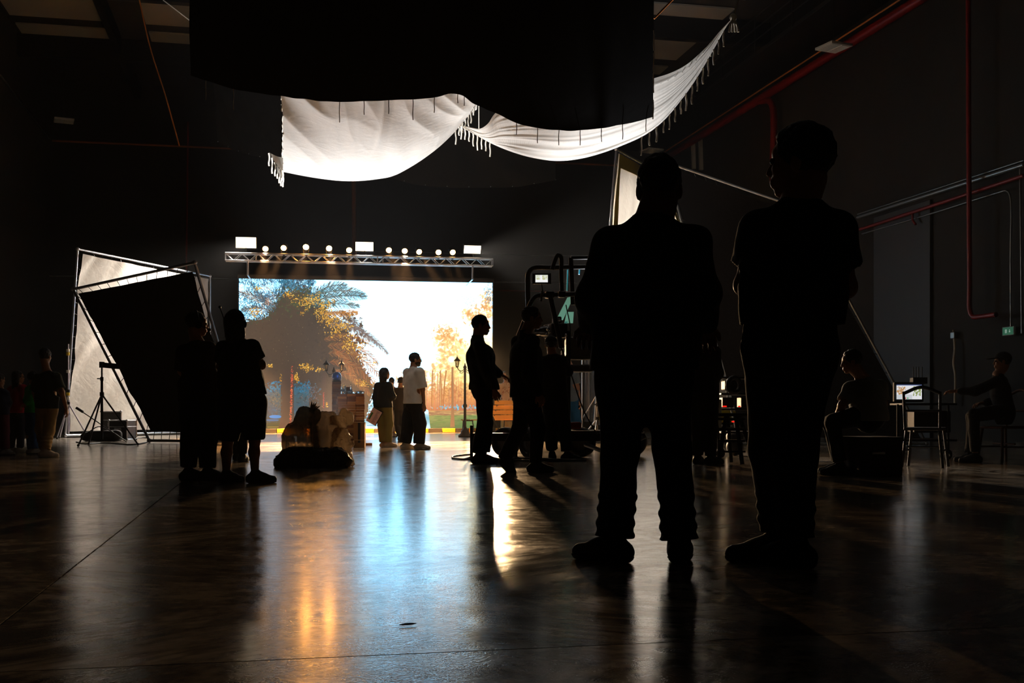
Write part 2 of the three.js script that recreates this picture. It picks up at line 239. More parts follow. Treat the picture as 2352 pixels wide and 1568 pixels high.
  // wet path in the middle
  g = x.createLinearGradient(0, 900, 0, 990); g.addColorStop(0, '#b8c9b4'); g.addColorStop(0.3, '#6fc6dc'); g.addColorStop(0.55, '#d5f0f6'); g.addColorStop(0.7, '#58bddb'); g.addColorStop(1, '#eef8fa'); x.fillStyle = g; x.beginPath(); x.moveTo(868, 905); x.lineTo(905, 900); x.lineTo(980, 945); x.lineTo(985, 990); x.lineTo(790, 990); x.lineTo(835, 945); x.fill();
  leaves(872, 890, 22, 14, 150, [C(150, 165, 110, 0.8), C(200, 170, 100, 0.8), C(110, 150, 140, 0.8)], 1, 3); leaves(918, 880, 14, 20, 120, [C(190, 160, 90, 0.8), C(220, 190, 120, 0.8)], 1, 2.5);
  for (let i = 0; i < 60; i++) blob(rr(830, 960), rr(915, 985), rr(6, 22), rr(0.6, 2), rnd() < 0.5 ? C(40, 165, 215, 0.55) : C(255, 255, 255, 0.7));
  // blue foliage upper left
  for (let i = 0; i < 5200; i++) { const px = 549 + 172 * Math.pow(rnd(), 0.85), py = rr(640, 748), a = rr(-2.5, -0.4), l = rr(2, 8), open = noise3(px * 0.045, py * 0.06, 2) > 0.22 && py > 655; x.strokeStyle = open && rnd() < 0.75 ? C(190 + rr(0, 60), 232, 250, 0.55) : [C(60, 180, 228, 0.75), C(18, 84, 122, 0.85), C(128, 214, 244, 0.6), C(52, 60, 64, 0.85), C(26, 132, 182, 0.8), C(20, 104, 150, 0.85)][(rnd() * 6) | 0]; x.lineWidth = rr(0.4, 1.3); x.beginPath(); x.moveTo(px, py); x.lineTo(px + Math.cos(a) * l, py + Math.sin(a) * l); x.stroke(); }
  for (const [a, b, c, d] of [[561, 716, 13, 17], [619, 712, 9, 10], [633, 654, 6, 7]]) leaves(a, b, c, d, 190, [C(208, 242, 255, 0.85), C(170, 226, 248, 0.8), C(90, 190, 230, 0.7)], 0.6, 2);
  for (let i = 0; i < 500; i++) blob(rr(642, 712), rr(640, 690), rr(1, 4), rr(0.6, 2), [C(48, 80, 98, 0.7), C(40, 62, 74, 0.7), C(32, 130, 172, 0.5)][(rnd() * 3) | 0], rnd() * 3);
  frond(690, 700, 640, 660, 600, 690, 16, [C(60, 66, 70, 0.8), C(40, 110, 150, 0.8)]); frond(660, 720, 600, 680, 552, 672, 16, [C(84, 74, 70, 0.9), C(60, 60, 62, 0.9), C(200, 160, 130, 0.6)], 70); frond(655, 725, 600, 700, 556, 712, 14, [C(80, 72, 68, 0.9), C(64, 62, 62, 0.9)], 60); frond(700, 690, 690, 650, 640, 645, 14, [C(40, 90, 110, 0.8), C(50, 150, 190, 0.8)]); frond(640, 720, 600, 690, 575, 648, 12, [C(60, 62, 64, 0.8), C(30, 110, 150, 0.8)], 60);
  x.strokeStyle = C(215, 190, 165, 0.9); x.lineWidth = 1.1; for (const [a, b, c, d] of [[612, 660, 630, 690], [602, 655, 620, 668], [560, 672, 606, 706]]) { x.beginPath(); x.moveTo(a, b); x.quadraticCurveTo((a + c) / 2 + 4, (b + d) / 2 - 3, c, d); x.stroke(); } leaves(612, 694, 4, 8, 40, [C(230, 150, 110, 0.9), C(240, 200, 170, 0.9)], 0.5, 1.4);
  // the dark crown and undergrowth
  const dark = C(76, 66, 58), dark2 = C(70, 62, 56);  // lifted dark tones: haze and lamp spill on the panel are painted in
  const edge = [[549, 744], [575, 738], [600, 734], [618, 724], [630, 712], [636, 694], [650, 680], [668, 672], [690, 670], [712, 676], [730, 690], [742, 708], [750, 730], [768, 744], [786, 760], [800, 782], [812, 806], [818, 830], [830, 850], [846, 876], [852, 900], [842, 930], [836, 960], [812, 990]];
  x.fillStyle = dark; x.beginPath(); edge.forEach(([a, b], i) => (i ? x.lineTo(a, b) : x.moveTo(a, b))); x.lineTo(549, 990); x.fill();
  for (let i = 0; i + 1 < edge.length; i++) { const [a, b] = edge[i], [c, d] = edge[i + 1]; for (let k = 0; k < 34; k++) { const t = rnd(); blob(lerp(a, c, t) + rr(-7, 7), lerp(b, d, t) + rr(-7, 7), rr(0.8, 3.2), rr(0.6, 1.8), [dark, dark2, C(66, 78, 60), C(88, 74, 56), C(60, 70, 62)][(rnd() * 5) | 0], rnd() * 3); } }
  leaves(690, 690, 60, 30, 380, [C(70, 80, 60, 0.8), dark, C(60, 74, 58, 0.9), C(86, 96, 60, 0.7)], 1.2, 4); leaves(780, 790, 46, 60, 420, [dark, dark2, C(84, 70, 56)], 2, 6);
  for (let i = 0; i < 900; i++) blob(rr(560, 830), rr(720, 985), rr(1, 4), rr(0.5, 2), [C(82, 72, 62, 0.5), C(66, 58, 54, 0.5), C(74, 72, 60, 0.4)][(rnd() * 3) | 0], rnd() * 3);
  // palm fronds against the sky
  const teal = [C(66, 74, 74, 0.9), C(40, 130, 165, 0.7), C(80, 92, 80, 0.9), C(90, 190, 215, 0.6)], grey = [C(92, 84, 80, 0.9), C(120, 108, 104, 0.8)], bronze = [C(150, 90, 56, 0.8), C(214, 132, 66, 0.75), C(112, 76, 60, 0.8), C(240, 176, 104, 0.7), C(228, 110, 60, 0.6)];
  frond(700, 690, 760, 650, 832, 672, 20, teal, 110); frond(705, 695, 770, 668, 836, 678, 18, teal, 100); frond(700, 690, 745, 645, 790, 652, 18, teal, 90); frond(712, 700, 770, 690, 820, 700, 15, teal, 80);
  frond(730, 720, 790, 700, 830, 760, 14, grey, 80); frond(740, 730, 800, 730, 862, 790, 13, grey, 90); frond(750, 745, 830, 740, 886, 812, 14, [C(110, 100, 98, 0.9), C(170, 150, 140, 0.8)], 100);
  frond(740, 780, 800, 756, 852, 796, 15, bronze, 80, 0.5); frond(748, 795, 815, 780, 864, 836, 17, bronze, 100, 0.5); frond(750, 812, 820, 800, 868, 866, 18, bronze, 110, 0.5); frond(752, 832, 820, 826, 862, 894, 18, bronze, 110, 0.5); frond(760, 852, 810, 856, 844, 908, 15, bronze, 90, 0.5); frond(760, 800, 800, 830, 812, 880, 14, bronze, 80, 0.5); frond(740, 720, 790, 715, 816, 715, 12, [C(170, 100, 40, 0.9), C(220, 150, 60, 0.9)], 60);
  // sunlit yellow leaves
  const gold = [C(240, 178, 60, 0.95), C(214, 148, 44, 0.95), C(255, 205, 96, 0.95), C(150, 110, 50, 0.9)];
  for (const [a, b, c, d, n] of [[660, 676, 10, 8, 40], [692, 690, 26, 14, 120], [715, 684, 14, 12, 70], [735, 715, 18, 20, 120], [750, 735, 20, 14, 110], [742, 700, 20, 14, 60], [585, 718, 12, 10, 60], [590, 662, 8, 4, 20], [768, 760, 22, 16, 110], [790, 745, 16, 8, 50], [800, 790, 22, 22, 110], [700, 845, 16, 10, 90], [678, 872, 6, 12, 60], [645, 872, 5, 14, 30], [618, 842, 5, 5, 20], [728, 850, 12, 6, 30], [742, 932, 6, 10, 40], [780, 905, 14, 20, 60], [830, 882, 16, 10, 60]]) leaves(a, b, c, d, n, gold, 0.7, 2.2);
  for (let i = 0; i < 26; i++) { const t = i / 25; leaves(lerp(700, 850, t) + rr(-14, 14), 690 + 170 * t * t + rr(-26, 30), 7, 5, 16, gold, 0.5, 1.8); }
  leaves(690, 780, 110, 80, 60, [C(220, 190, 130, 0.6)], 0.4, 1);
  // blue distance low on the left, trunks and the string of red lights
  g = x.createLinearGradient(0, 880, 0, 975); g.addColorStop(0, C(30, 110, 150)); g.addColorStop(0.4, C(62, 92, 100)); g.addColorStop(0.7, C(52, 90, 110)); g.addColorStop(1, C(60, 74, 62)); x.fillStyle = g; x.fillRect(560, 890, 82, 85); x.fillRect(672, 886, 34, 82); for (let i = 0; i < 320; i++) blob(rr(556, 712), rr(878, 894) , rr(1, 4), rr(0.6, 2), [dark, dark2, C(34, 110, 150)][(rnd() * 3) | 0], rnd() * 3); for (let i = 0; i < 420; i++) blob(rr(560, 712), rr(895, 975), rr(1, 5), rr(0.4, 1.6), [C(40, 108, 140, 0.6), C(80, 92, 84, 0.6), C(58, 64, 62, 0.7), C(36, 84, 112, 0.6)][(rnd() * 4) | 0], rnd() * 3);
  leaves(626, 890, 14, 10, 60, [C(30, 140, 185, 0.8), C(70, 110, 120, 0.8)], 1, 3); leaves(690, 890, 16, 10, 60, [C(30, 130, 175, 0.8), C(60, 90, 100, 0.8)], 1, 3); leaves(630, 920, 16, 24, 120, [C(84, 96, 84, 0.8), C(110, 112, 90, 0.7)], 0.8, 2); leaves(710, 905, 20, 24, 110, [C(74, 110, 130, 0.8), C(120, 96, 96, 0.7)], 1, 2.4);
  blob(630, 960, 14, 4, C(30, 140, 215)); blob(622, 968, 16, 2.5, C(40, 110, 160)); x.fillStyle = C(66, 78, 54); x.fillRect(549, 974, 92, 16); x.fillStyle = C(150, 130, 60); x.fillRect(612, 983, 30, 2);
  x.fillStyle = C(78, 66, 60); x.beginPath(); x.moveTo(644, 850); x.lineTo(672, 850); x.lineTo(670, 960); x.lineTo(678, 990); x.lineTo(636, 990); x.lineTo(646, 950); x.fill(); x.fillRect(736, 860, 8, 120);
  for (let i = 0; i < 260; i++) { const t = rnd(); blob(668 - t * 4 + rr(-2.2, 2.2), 842 + t * 140, rr(0.5, 1.2), rr(0.5, 1.2), [C(240, 90, 60, 0.9), C(255, 150, 100, 0.9), C(190, 60, 46, 0.9)][(rnd() * 3) | 0]); }
  for (let i = 0; i < 60; i++) { const t = rnd(); blob(739 + rr(-1.2, 1.2), 900 + t * 40, 0.7, 0.7, C(200, 70, 60, 0.9)); }
  // round park lamp and glow on the right
  blob(1036, 827, 12, 12, C(255, 226, 170, 0.9)); blob(1034, 824, 7, 7, C(255, 240, 205, 0.9)); x.fillStyle = C(178, 126, 84); x.fillRect(1034, 842, 5, 110); x.beginPath(); x.moveTo(1034, 940); x.lineTo(1040, 940); x.lineTo(1042, 985); x.lineTo(1031, 985); x.fill();
  radial(1092, 850, 60, [[0, C(255, 248, 220, 0.95)], [0.6, C(255, 226, 150, 0.5)], [1, C(255, 220, 140, 0)]]);
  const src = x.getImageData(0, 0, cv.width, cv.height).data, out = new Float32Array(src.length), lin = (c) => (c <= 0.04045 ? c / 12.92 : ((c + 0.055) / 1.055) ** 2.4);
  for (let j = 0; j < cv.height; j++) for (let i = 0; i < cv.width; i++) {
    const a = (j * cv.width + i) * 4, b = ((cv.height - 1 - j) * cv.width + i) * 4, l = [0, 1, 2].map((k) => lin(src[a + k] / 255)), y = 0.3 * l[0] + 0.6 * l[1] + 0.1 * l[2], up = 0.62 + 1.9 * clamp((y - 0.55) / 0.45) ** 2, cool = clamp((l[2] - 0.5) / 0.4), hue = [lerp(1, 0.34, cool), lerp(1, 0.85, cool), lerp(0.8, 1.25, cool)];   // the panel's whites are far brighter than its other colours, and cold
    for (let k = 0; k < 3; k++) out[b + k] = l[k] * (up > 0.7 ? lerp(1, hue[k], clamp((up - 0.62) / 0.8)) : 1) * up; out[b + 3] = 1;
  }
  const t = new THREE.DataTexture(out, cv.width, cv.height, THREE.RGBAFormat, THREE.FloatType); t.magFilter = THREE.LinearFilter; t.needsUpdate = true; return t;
}
const blackPlastic = M('black plastic', 0x0c0c0d, 0.55), alu = M('aluminium truss', 0xb9bcc0, 0.35, { metalness: 0.85 }), blackSteel = M('black steel tube', 0x111112, 0.42, { metalness: 0.5 });
{
  const s = thing('led_screen', 'huge LED screen showing a sunlit park with palm trees', 'screen', V(screenMid.x, 0, screenMid.z));
  const face = new THREE.PlaneGeometry(screenW, screenH).rotateY(screenTurn).translate(screenMid.x, screenMid.y, screenMid.z);
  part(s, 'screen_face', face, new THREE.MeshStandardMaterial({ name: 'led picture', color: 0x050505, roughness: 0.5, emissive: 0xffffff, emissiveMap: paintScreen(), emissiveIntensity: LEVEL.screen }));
  part(s, 'cabinet', box(screenMid.clone().addScaledVector(screenOut, -0.16).add(V(0, 0.05, 0)), screenW + 0.1, screenH + 0.2, 0.3, screenTurn, 0.01), M('screen cabinet', 0x2a2826, 0.7));
  const e = 0.12; part(s, 'top_edge', box(onScreen(0.5, screenTop + e / 2, 0.01), screenW + 0.1, e, 0.06, screenTurn, 0.01), mats['screen cabinet']);
  for (const a of [0.04, 0.35, 0.65, 0.96]) part(s, 'prop', [beam(onScreen(a, 3.2, -0.3), onScreen(a, 0.03, -1.6), 0.06, 0.06), beam(onScreen(a, 0.04, -0.3), onScreen(a, 0.04, -1.7), 0.06, 0.06)], blackSteel);
  const p = new THREE.RectAreaLight(0xdfeaff, LEVEL.screenPanel, screenW * 0.98, screenH * 0.98); p.position.copy(screenMid).addScaledVector(screenOut, 0.06); p.lookAt(screenMid.clone().addScaledVector(screenOut, 5)); p.name = 'screen_light'; scene.add(p);
}
{ // kerb blocks at the foot of the screen
  const k = thing('kerb', 'row of yellow and black kerb stones along the foot of the screen', 'kerb', onScreen(0.5, 0, 0.2));
  const yellow = M('yellow kerb paint', 0xe0a21e, 0.6), black = M('black kerb paint', 0x2b2723, 0.7), n = 22, step = 0.42;
  for (let i = -1; i < n; i++) { const c = onScreen(0.012, 0.066, 0.2).addScaledVector(screenDir, i * step); part(k, 'kerb_stone', box(c, step - 0.012, 0.132, 0.16, screenTurn, 0.015), (i + 40) % 2 ? yellow : black); }
}
// truss on two posts above the screen
const T0 = P(518, 590, 32.7), T1 = P(1131, 603, 34.0), trussDir = T1.clone().sub(T0), trussLen = trussDir.length(); trussDir.normalize();
const trussOut = V(-trussDir.z, 0, trussDir.x).normalize(), onTruss = (a, up, out) => T0.clone().addScaledVector(trussDir, a * trussLen).addScaledVector(trussOut, out).add(V(0, up, 0));
const trussA = (px) => (px - 518) / (1131 - 518);
{
  const t = thing('lighting_truss', 'long aluminium box truss carrying lamps above the screen', 'truss', onTruss(0.5, 0, 0));
  const h = 0.105, d = 0.125;
  for (const a of [-h, h]) for (const b of [-d, d]) part(t, 'chord', bar(onTruss(0, a, b), onTruss(1, a, b), 0.022, 8), alu);
  const n = 34; for (let i = 0; i < n; i++) {
    const a0 = i / n, a1 = (i + 1) / n, s = i % 2 ? 1 : -1;
    for (const b of [-d, d]) part(t, 'lacing', bar(onTruss(a0, -s * h, b), onTruss(a1, s * h, b), 0.01, 5), alu);
    if (i % 2) for (const a of [-h, h]) part(t, 'lacing', bar(onTruss(a0, a, -d), onTruss(a1, a, d), 0.01, 5), alu);
  }
  for (const a of [0, 0.11, 0.56, 0.58, 1]) for (const b of [-d, d]) part(t, 'upright', bar(onTruss(a, -h, b), onTruss(a, h, b), 0.013, 6), alu);
  for (const px of [567, 1084]) { const c = onTruss(trussA(px), -h, 0); const low = V(c.x, 4.61, c.z); part(t, 'post', [bar(c, low, 0.03, 8), bar(low, low.clone().addScaledVector(screenOut, -1.62), 0.02, 8)], alu); }
}
function lampCan(c, aim, r, len) {                            // a lathed housing looking along aim
  const q = new THREE.Quaternion().setFromUnitVectors(UP, aim);
  return [lathe(c, [[0, -len], [r * 0.7, -len], [r * 0.95, -len * 0.75], [r, 0.02], [r * 1.06, 0.03], [r * 1.06, 0.05], [r * 0.94, 0.05]], 20, q), q];
}
const pars = [[607, 570, 'white'], [648, 568, 'w'], [698, 566, 'a'], [750, 569, 'a'], [796, 573, 'w'], [887, 573, 'a'], [924, 575, 'a'], [957, 577, 'a'], [1003, 578, 'a'], [1036, 578, 'a']];
const ordinal = ['first', 'second', 'third', 'fourth', 'fifth', 'sixth', 'seventh', 'eighth', 'ninth', 'tenth'];
const drift = [-0.3, -1.0, -0.4, 0.5, 0, 0.7, 0.2, 1.6, 0.1, 1.2];
pars.forEach(([px, py], i) => {
  const foot = onTruss(trussA(px), 0.105, 0), c = foot.clone(); c.y = EYE + (HORIZON - py) * c.clone().dot(AHEAD) / FOCAL;
  const g = thing('par_lamp', `round warm spot lamp on the truss, ${ordinal[i]} from the left`, 'lamp', foot, 'round spot lamps on the truss');
  const aim = screenOut.clone().multiplyScalar(0.95).add(V(0, -0.5, 0)).addScaledVector(screenDir, drift[i] * 0.12).normalize();
  const [can, q] = lampCan(c, aim, 0.085, 0.24);
  part(g, 'housing', can, blackPlastic);
  const lens = new THREE.SphereGeometry(0.082, 20, 8, 0, 6.2832, 0, Math.PI / 2).scale(1, 0.45, 1).applyQuaternion(q).translate(c.x + aim.x * 0.045, c.y + aim.y * 0.045, c.z + aim.z * 0.045);
  part(g, 'lens', lens, i === 2 || i === 3 ? M('amber lamp lens', 0x201810, 0.3, { emissive: 0xffa848, emissiveIntensity: LEVEL.parGlow * 14 }) : M('warm lamp lens', 0x201810, 0.3, { emissive: 0xffb868, emissiveIntensity: LEVEL.parGlow }));
  const side = V(aim.z, 0, -aim.x).normalize().multiplyScalar(0.1);
  part(g, 'yoke', [bar(c.clone().add(side), foot.clone().addScaledVector(side, 0.6), 0.008, 5), bar(c.clone().sub(side), foot.clone().addScaledVector(side, -0.6), 0.008, 5)], blackSteel);
  part(g, 'clamp', box(foot, 0.06, 0.07, 0.06, 0, 0.01), blackSteel);
  const l = new THREE.SpotLight(0xffb873, LEVEL.par * (i > 7 ? 0.35 : i % 3 ? 1 : 0.8), 0, i % 3 || i > 7 ? 0.12 : 0.34, 0.5, 2); l.position.copy(c).addScaledVector(aim, 0.12); l.name = 'par_light'; l.castShadow = true; l.shadow.radius = 3;
  l.target.position.copy(l.position).add(V(0, -3.2, 0).addScaledVector(screenOut, [-0.66, 3.5, 6.6][i % 3]).addScaledVector(screenDir, drift[i] * 0.9)); if (i === 9) l.target.position.copy(P(1143, 955, 29.3)); if (i === 8) l.target.position.copy(P(1165, 905, 30.3)); scene.add(l, l.target);
});
[[565, 557, 45, 24, 'left end of the truss', 0], [837, 566, 40, 20, 'middle of the truss', 0], [1085, 573, 38, 17, 'right end of the truss, tilted down', 0.5]].forEach(([px, py, pw, ph, where, tilt], i) => {
  const foot = onTruss(trussA(px), 0.105, 0), z = foot.clone().dot(AHEAD), c = P(px, py, z), w = pw * z / FOCAL, h = ph * z / FOCAL / Math.cos(tilt);
  const g = thing('flood_light', `rectangular flood light glaring white at the ${where}`, 'lamp', foot, 'flood lights on the truss');
  const q = new THREE.Quaternion().setFromUnitVectors(V(0, 0, 1), screenOut).multiply(new THREE.Quaternion().setFromAxisAngle(V(1, 0, 0), 0.12 + tilt));
  const turn = (geo, dz = 0) => geo.translate(0, 0, dz).applyQuaternion(q).translate(c.x, c.y, c.z), out = V(0, 0, 1).applyQuaternion(q);
  part(g, 'housing', turn(new RoundedBoxGeometry(w + 0.05, h + 0.05, 0.12, 2, 0.015), -0.07), blackPlastic);
  part(g, 'glass', turn(new THREE.BoxGeometry(w, h, 0.01), 0), M('flood lamp glass', 0x201c18, 0.3, { emissive: 0xffe9c4, emissiveIntensity: LEVEL.floodGlow }));
  part(g, 'yoke', [bar(c.clone().add(V(0, -h / 2, 0)), foot, 0.015, 6), turn(new THREE.BoxGeometry(w + 0.1, 0.02, 0.03).translate(0, -h / 2 - 0.04, 0), -0.07)], blackSteel);
  const l = new THREE.SpotLight([0xfff4e8, 0xfff0dc, 0xfff4e8][i], LEVEL.flood[i], 0, [0.7, 0.4, 0.27][i], [0.6, 0.4, 0.4][i], 2); l.position.copy(c).addScaledVector(out, 0.06); l.name = 'flood_light_beam'; l.castShadow = true; l.shadow.radius = 10;
  l.target.position.copy([P(330, 800, 30), P(840, 998, 31.5), P(1470, 620, 25.5)][i]); scene.add(l, l.target);            // barn doors shut down: left one on the white reflector, middle one down on the set floor, right one on the yellow edged frame
});

// strong stage lamp on a stand beyond the man in profile: it throws the long shadows toward the viewer
{
  const c = P(1122, 818, 27), foot = V(c.x, 0, c.z), g = thing('stage_lamp', 'bright stage lamp on a tripod, hidden behind the man in profile', 'lamp', foot);
  const aim = AHEAD.clone().multiplyScalar(-1).add(V(0, -0.3, 0)).normalize(), [can, q] = lampCan(c, aim, 0.12, 0.3);
  part(g, 'housing', can, blackPlastic);
  part(g, 'lens', new THREE.SphereGeometry(0.112, 24, 8, 0, 6.2832, 0, Math.PI / 2).scale(1, 0.3, 1).applyQuaternion(q).translate(c.x + aim.x * 0.05, c.y + aim.y * 0.05, c.z + aim.z * 0.05), M('stage lamp lens', 0x201c18, 0.3, { emissive: 0xffdca8, emissiveIntensity: LEVEL.keyGlow }));
  part(g, 'pole', bar(V(c.x, 0.6, c.z), V(c.x, c.y - 0.16, c.z), 0.016), blackSteel);
  for (let k = 0; k < 3; k++) { const a = 0.4 + k * 2.094; part(g, 'leg', bar(V(c.x, 0.75, c.z), V(c.x + Math.cos(a) * 0.35, 0.015, c.z + Math.sin(a) * 0.35), 0.012, 6), blackSteel); }
  const l = new THREE.SpotLight(0xffcf96, LEVEL.key, 0, 0.58, 0.4, 2); l.position.copy(c).addScaledVector(aim, 0.14); l.name = 'stage_light'; l.castShadow = true; l.shadow.radius = 5.5; l.target.position.copy(c).addScaledVector(aim, 8); scene.add(l, l.target);
}

// two unseen floor lamps, added to brighten the white cloths from below, one behind the sacks, one behind the buggy
[[748, 15.6, 'rubbish sacks', P(860, 290, 18.6)], [1420, 17.6, 'camera buggy', P(1470, 235, 16.4)]].forEach(([px, z, where, target], i) => {
  const b = W((px - 1176) * z / FOCAL, 0, z), c = b.clone().setY(0.3), aim = target.clone().sub(c).normalize(), g = thing('added_floor_lamp', `added floor lamp turned up to brighten the silks, out of sight behind the ${where}`, 'lamp', b, 'added floor lamps'), [can, q] = lampCan(c, aim, 0.12, 0.2);
  part(g, 'housing', can, blackPlastic); part(g, 'lens', new THREE.SphereGeometry(0.112, 20, 8, 0, 6.2832, 0, Math.PI / 2).scale(1, 0.25, 1).applyQuaternion(q).translate(c.x + aim.x * 0.05, c.y + aim.y * 0.05, c.z + aim.z * 0.05), M('added floor lamp lens', 0x201c18, 0.3, { emissive: 0xfff2e2, emissiveIntensity: 12 }));
  part(g, 'foot', [box(b.clone().setY(0.02), 0.34, 0.035, 0.3, -YAW, 0.01), bar(b.clone().setY(0.03).addScaledVector(RIGHT, -0.14), c.clone().addScaledVector(RIGHT, -0.14), 0.012), bar(b.clone().setY(0.03).addScaledVector(RIGHT, 0.14), c.clone().addScaledVector(RIGHT, 0.14), 0.012)], blackSteel);
  const l = new THREE.SpotLight(0xf8f9ff, LEVEL.up[i], 0, [0.62, 0.5][i], 0.6, 2); l.position.copy(c).addScaledVector(aim, 0.1); l.name = 'added_floor_lamp_light'; l.castShadow = true; l.shadow.radius = 5; l.target.position.copy(target); scene.add(l, l.target);
});

// ================= PEOPLE: smooth bodies meshed from distance fields =================
const A3 = (v) => [v.x, v.y, v.z];
// tapered capsule; flat = [unit vector, factor] squeezes it along that direction
function cap(a, b, ra, rb = ra, flat = null) { return { t: 0, a: A3(a), b: A3(b), ra, rb, f: flat && A3(flat[0]), k: flat ? flat[1] : 1 }; }
function egg(c, rx, ry, rz, ax, ay, az) { return { t: 1, c: A3(c), r: [rx, ry, rz], m: [A3(ax), A3(ay), A3(az)] }; }
function dist(p, x, y, z) {
  if (p.t) {
    const dx = x - p.c[0], dy = y - p.c[1], dz = z - p.c[2], m = p.m, r = p.r;
    const u = (dx * m[0][0] + dy * m[0][1] + dz * m[0][2]) / r[0], v = (dx * m[1][0] + dy * m[1][1] + dz * m[1][2]) / r[1], w = (dx * m[2][0] + dy * m[2][1] + dz * m[2][2]) / r[2];
    const k0 = Math.sqrt(u * u + v * v + w * w), k1 = Math.sqrt((u / r[0]) ** 2 + (v / r[1]) ** 2 + (w / r[2]) ** 2); return k1 < 1e-9 ? -Math.min(...r) : k0 * (k0 - 1) / k1;
  }
  let px = x - p.a[0], py = y - p.a[1], pz = z - p.a[2], bx = p.b[0] - p.a[0], by = p.b[1] - p.a[1], bz = p.b[2] - p.a[2];
  if (p.f) { const f = p.f, k = p.k - 1, s = (px * f[0] + py * f[1] + pz * f[2]) * k, q = (bx * f[0] + by * f[1] + bz * f[2]) * k; px += s * f[0]; py += s * f[1]; pz += s * f[2]; bx += q * f[0]; by += q * f[1]; bz += q * f[2]; }
  const bb = bx * bx + by * by + bz * bz, h = bb > 0 ? Math.min(1, Math.max(0, (px * bx + py * by + pz * bz) / bb)) : 0;
  px -= bx * h; py -= by * h; pz -= bz * h; const d = Math.sqrt(px * px + py * py + pz * pz) - (p.ra + (p.rb - p.ra) * h);
  return p.f ? d * 0.8 : d;
}
function field(prims, k, cuts = [], wrinkle = null) {
  const f = (x, y, z) => {
    let d = 1e9;
    for (const p of prims) { const e = dist(p, x, y, z); if (e >= d + k) continue; if (d >= e + k) { d = e; continue; } const h = 0.5 + 0.5 * (d - e) / k; d = d * (1 - h) + e * h - k * h * (1 - h); }
    if (wrinkle && Math.abs(d) < 0.06) d += wrinkle(x, y, z);
    for (const c of cuts) d = Math.max(d, c(x, y, z));
    return d;
  };
  f.prims = prims; return f;
}
function surface(f, cell, pad = 0.02) {                        // naive surface nets
  const lo = [1e9, 1e9, 1e9], hi = [-1e9, -1e9, -1e9];
  for (const p of f.prims) for (let i = 0; i < 3; i++) {
    if (p.t) { const e = Math.hypot(p.r[0] * p.m[0][i], p.r[1] * p.m[1][i], p.r[2] * p.m[2][i]); lo[i] = Math.min(lo[i], p.c[i] - e); hi[i] = Math.max(hi[i], p.c[i] + e); }
    else { lo[i] = Math.min(lo[i], p.a[i] - p.ra, p.b[i] - p.rb); hi[i] = Math.max(hi[i], p.a[i] + p.ra, p.b[i] + p.rb); }
  }
  const n = [0, 1, 2].map((i) => Math.ceil((hi[i] - lo[i] + 2 * pad) / cell) + 2), o = lo.map((v) => v - pad), [nx, ny, nz] = n, val = new Float32Array(nx * ny * nz), id = new Int32Array(nx * ny * nz).fill(-1), pos = [], nor = [], uv = [], idx = [];
  const at = (i, j, k) => (k * ny + j) * nx + i;
  // coarse pass first: far blocks are skipped
  const B = 4; for (let k = 0; k < nz; k += B) for (let j = 0; j < ny; j += B) for (let i = 0; i < nx; i += B) {
    const d = f(o[0] + (i + B / 2) * cell, o[1] + (j + B / 2) * cell, o[2] + (k + B / 2) * cell), skip = Math.abs(d) > cell * B * 1.8 + 0.02;
    for (let c = k; c < Math.min(nz, k + B); c++) for (let b = j; b < Math.min(ny, j + B); b++) for (let a = i; a < Math.min(nx, i + B); a++) val[at(a, b, c)] = skip ? d : f(o[0] + a * cell, o[1] + b * cell, o[2] + c * cell);
  }
  const e = cell * 0.5;
  for (let k = 0; k < nz - 1; k++) for (let j = 0; j < ny - 1; j++) for (let i = 0; i < nx - 1; i++) {
    let m = 0; const v = []; for (let c = 0; c < 8; c++) { const q = val[at(i + (c & 1), j + ((c >> 1) & 1), k + (c >> 2))]; v.push(q); if (q < 0) m |= 1 << c; }
    if (m === 0 || m === 255) continue;
    let sx = 0, sy = 0, sz = 0, s = 0;
    for (let a = 0; a < 8; a++) for (const bit of [1, 2, 4]) { const b = a | bit; if (b === a || (v[a] < 0) === (v[b] < 0)) continue; const t = v[a] / (v[a] - v[b]); sx += (a & 1) + (bit === 1 ? t : 0); sy += ((a >> 1) & 1) + (bit === 2 ? t : 0); sz += (a >> 2) + (bit === 4 ? t : 0); s++; }
    const x = o[0] + (i + sx / s) * cell, y = o[1] + (j + sy / s) * cell, z = o[2] + (k + sz / s) * cell;
    id[at(i, j, k)] = pos.length / 3; pos.push(x, y, z); uv.push(x + z, y);
    const gx = f(x + e, y, z) - f(x - e, y, z), gy = f(x, y + e, z) - f(x, y - e, z), gz = f(x, y, z + e) - f(x, y, z - e), l = Math.hypot(gx, gy, gz) || 1; nor.push(gx / l, gy / l, gz / l);
  }
  const quad = (a, b, c, d, flip) => { if (a < 0 || b < 0 || c < 0 || d < 0) return; flip ? idx.push(a, c, b, b, c, d) : idx.push(a, b, c, b, d, c); };
  for (let k = 1; k < nz - 1; k++) for (let j = 1; j < ny - 1; j++) for (let i = 1; i < nx - 1; i++) {
    const q = val[at(i, j, k)] < 0;
    if (q !== val[at(i + 1, j, k)] < 0) quad(id[at(i, j - 1, k - 1)], id[at(i, j, k - 1)], id[at(i, j - 1, k)], id[at(i, j, k)], !q);
    if (q !== val[at(i, j + 1, k)] < 0) quad(id[at(i - 1, j, k - 1)], id[at(i, j, k - 1)], id[at(i - 1, j, k)], id[at(i, j, k)], q);
    if (q !== val[at(i, j, k + 1)] < 0) quad(id[at(i - 1, j - 1, k)], id[at(i, j - 1, k)], id[at(i - 1, j, k)], id[at(i, j, k)], !q);
  }
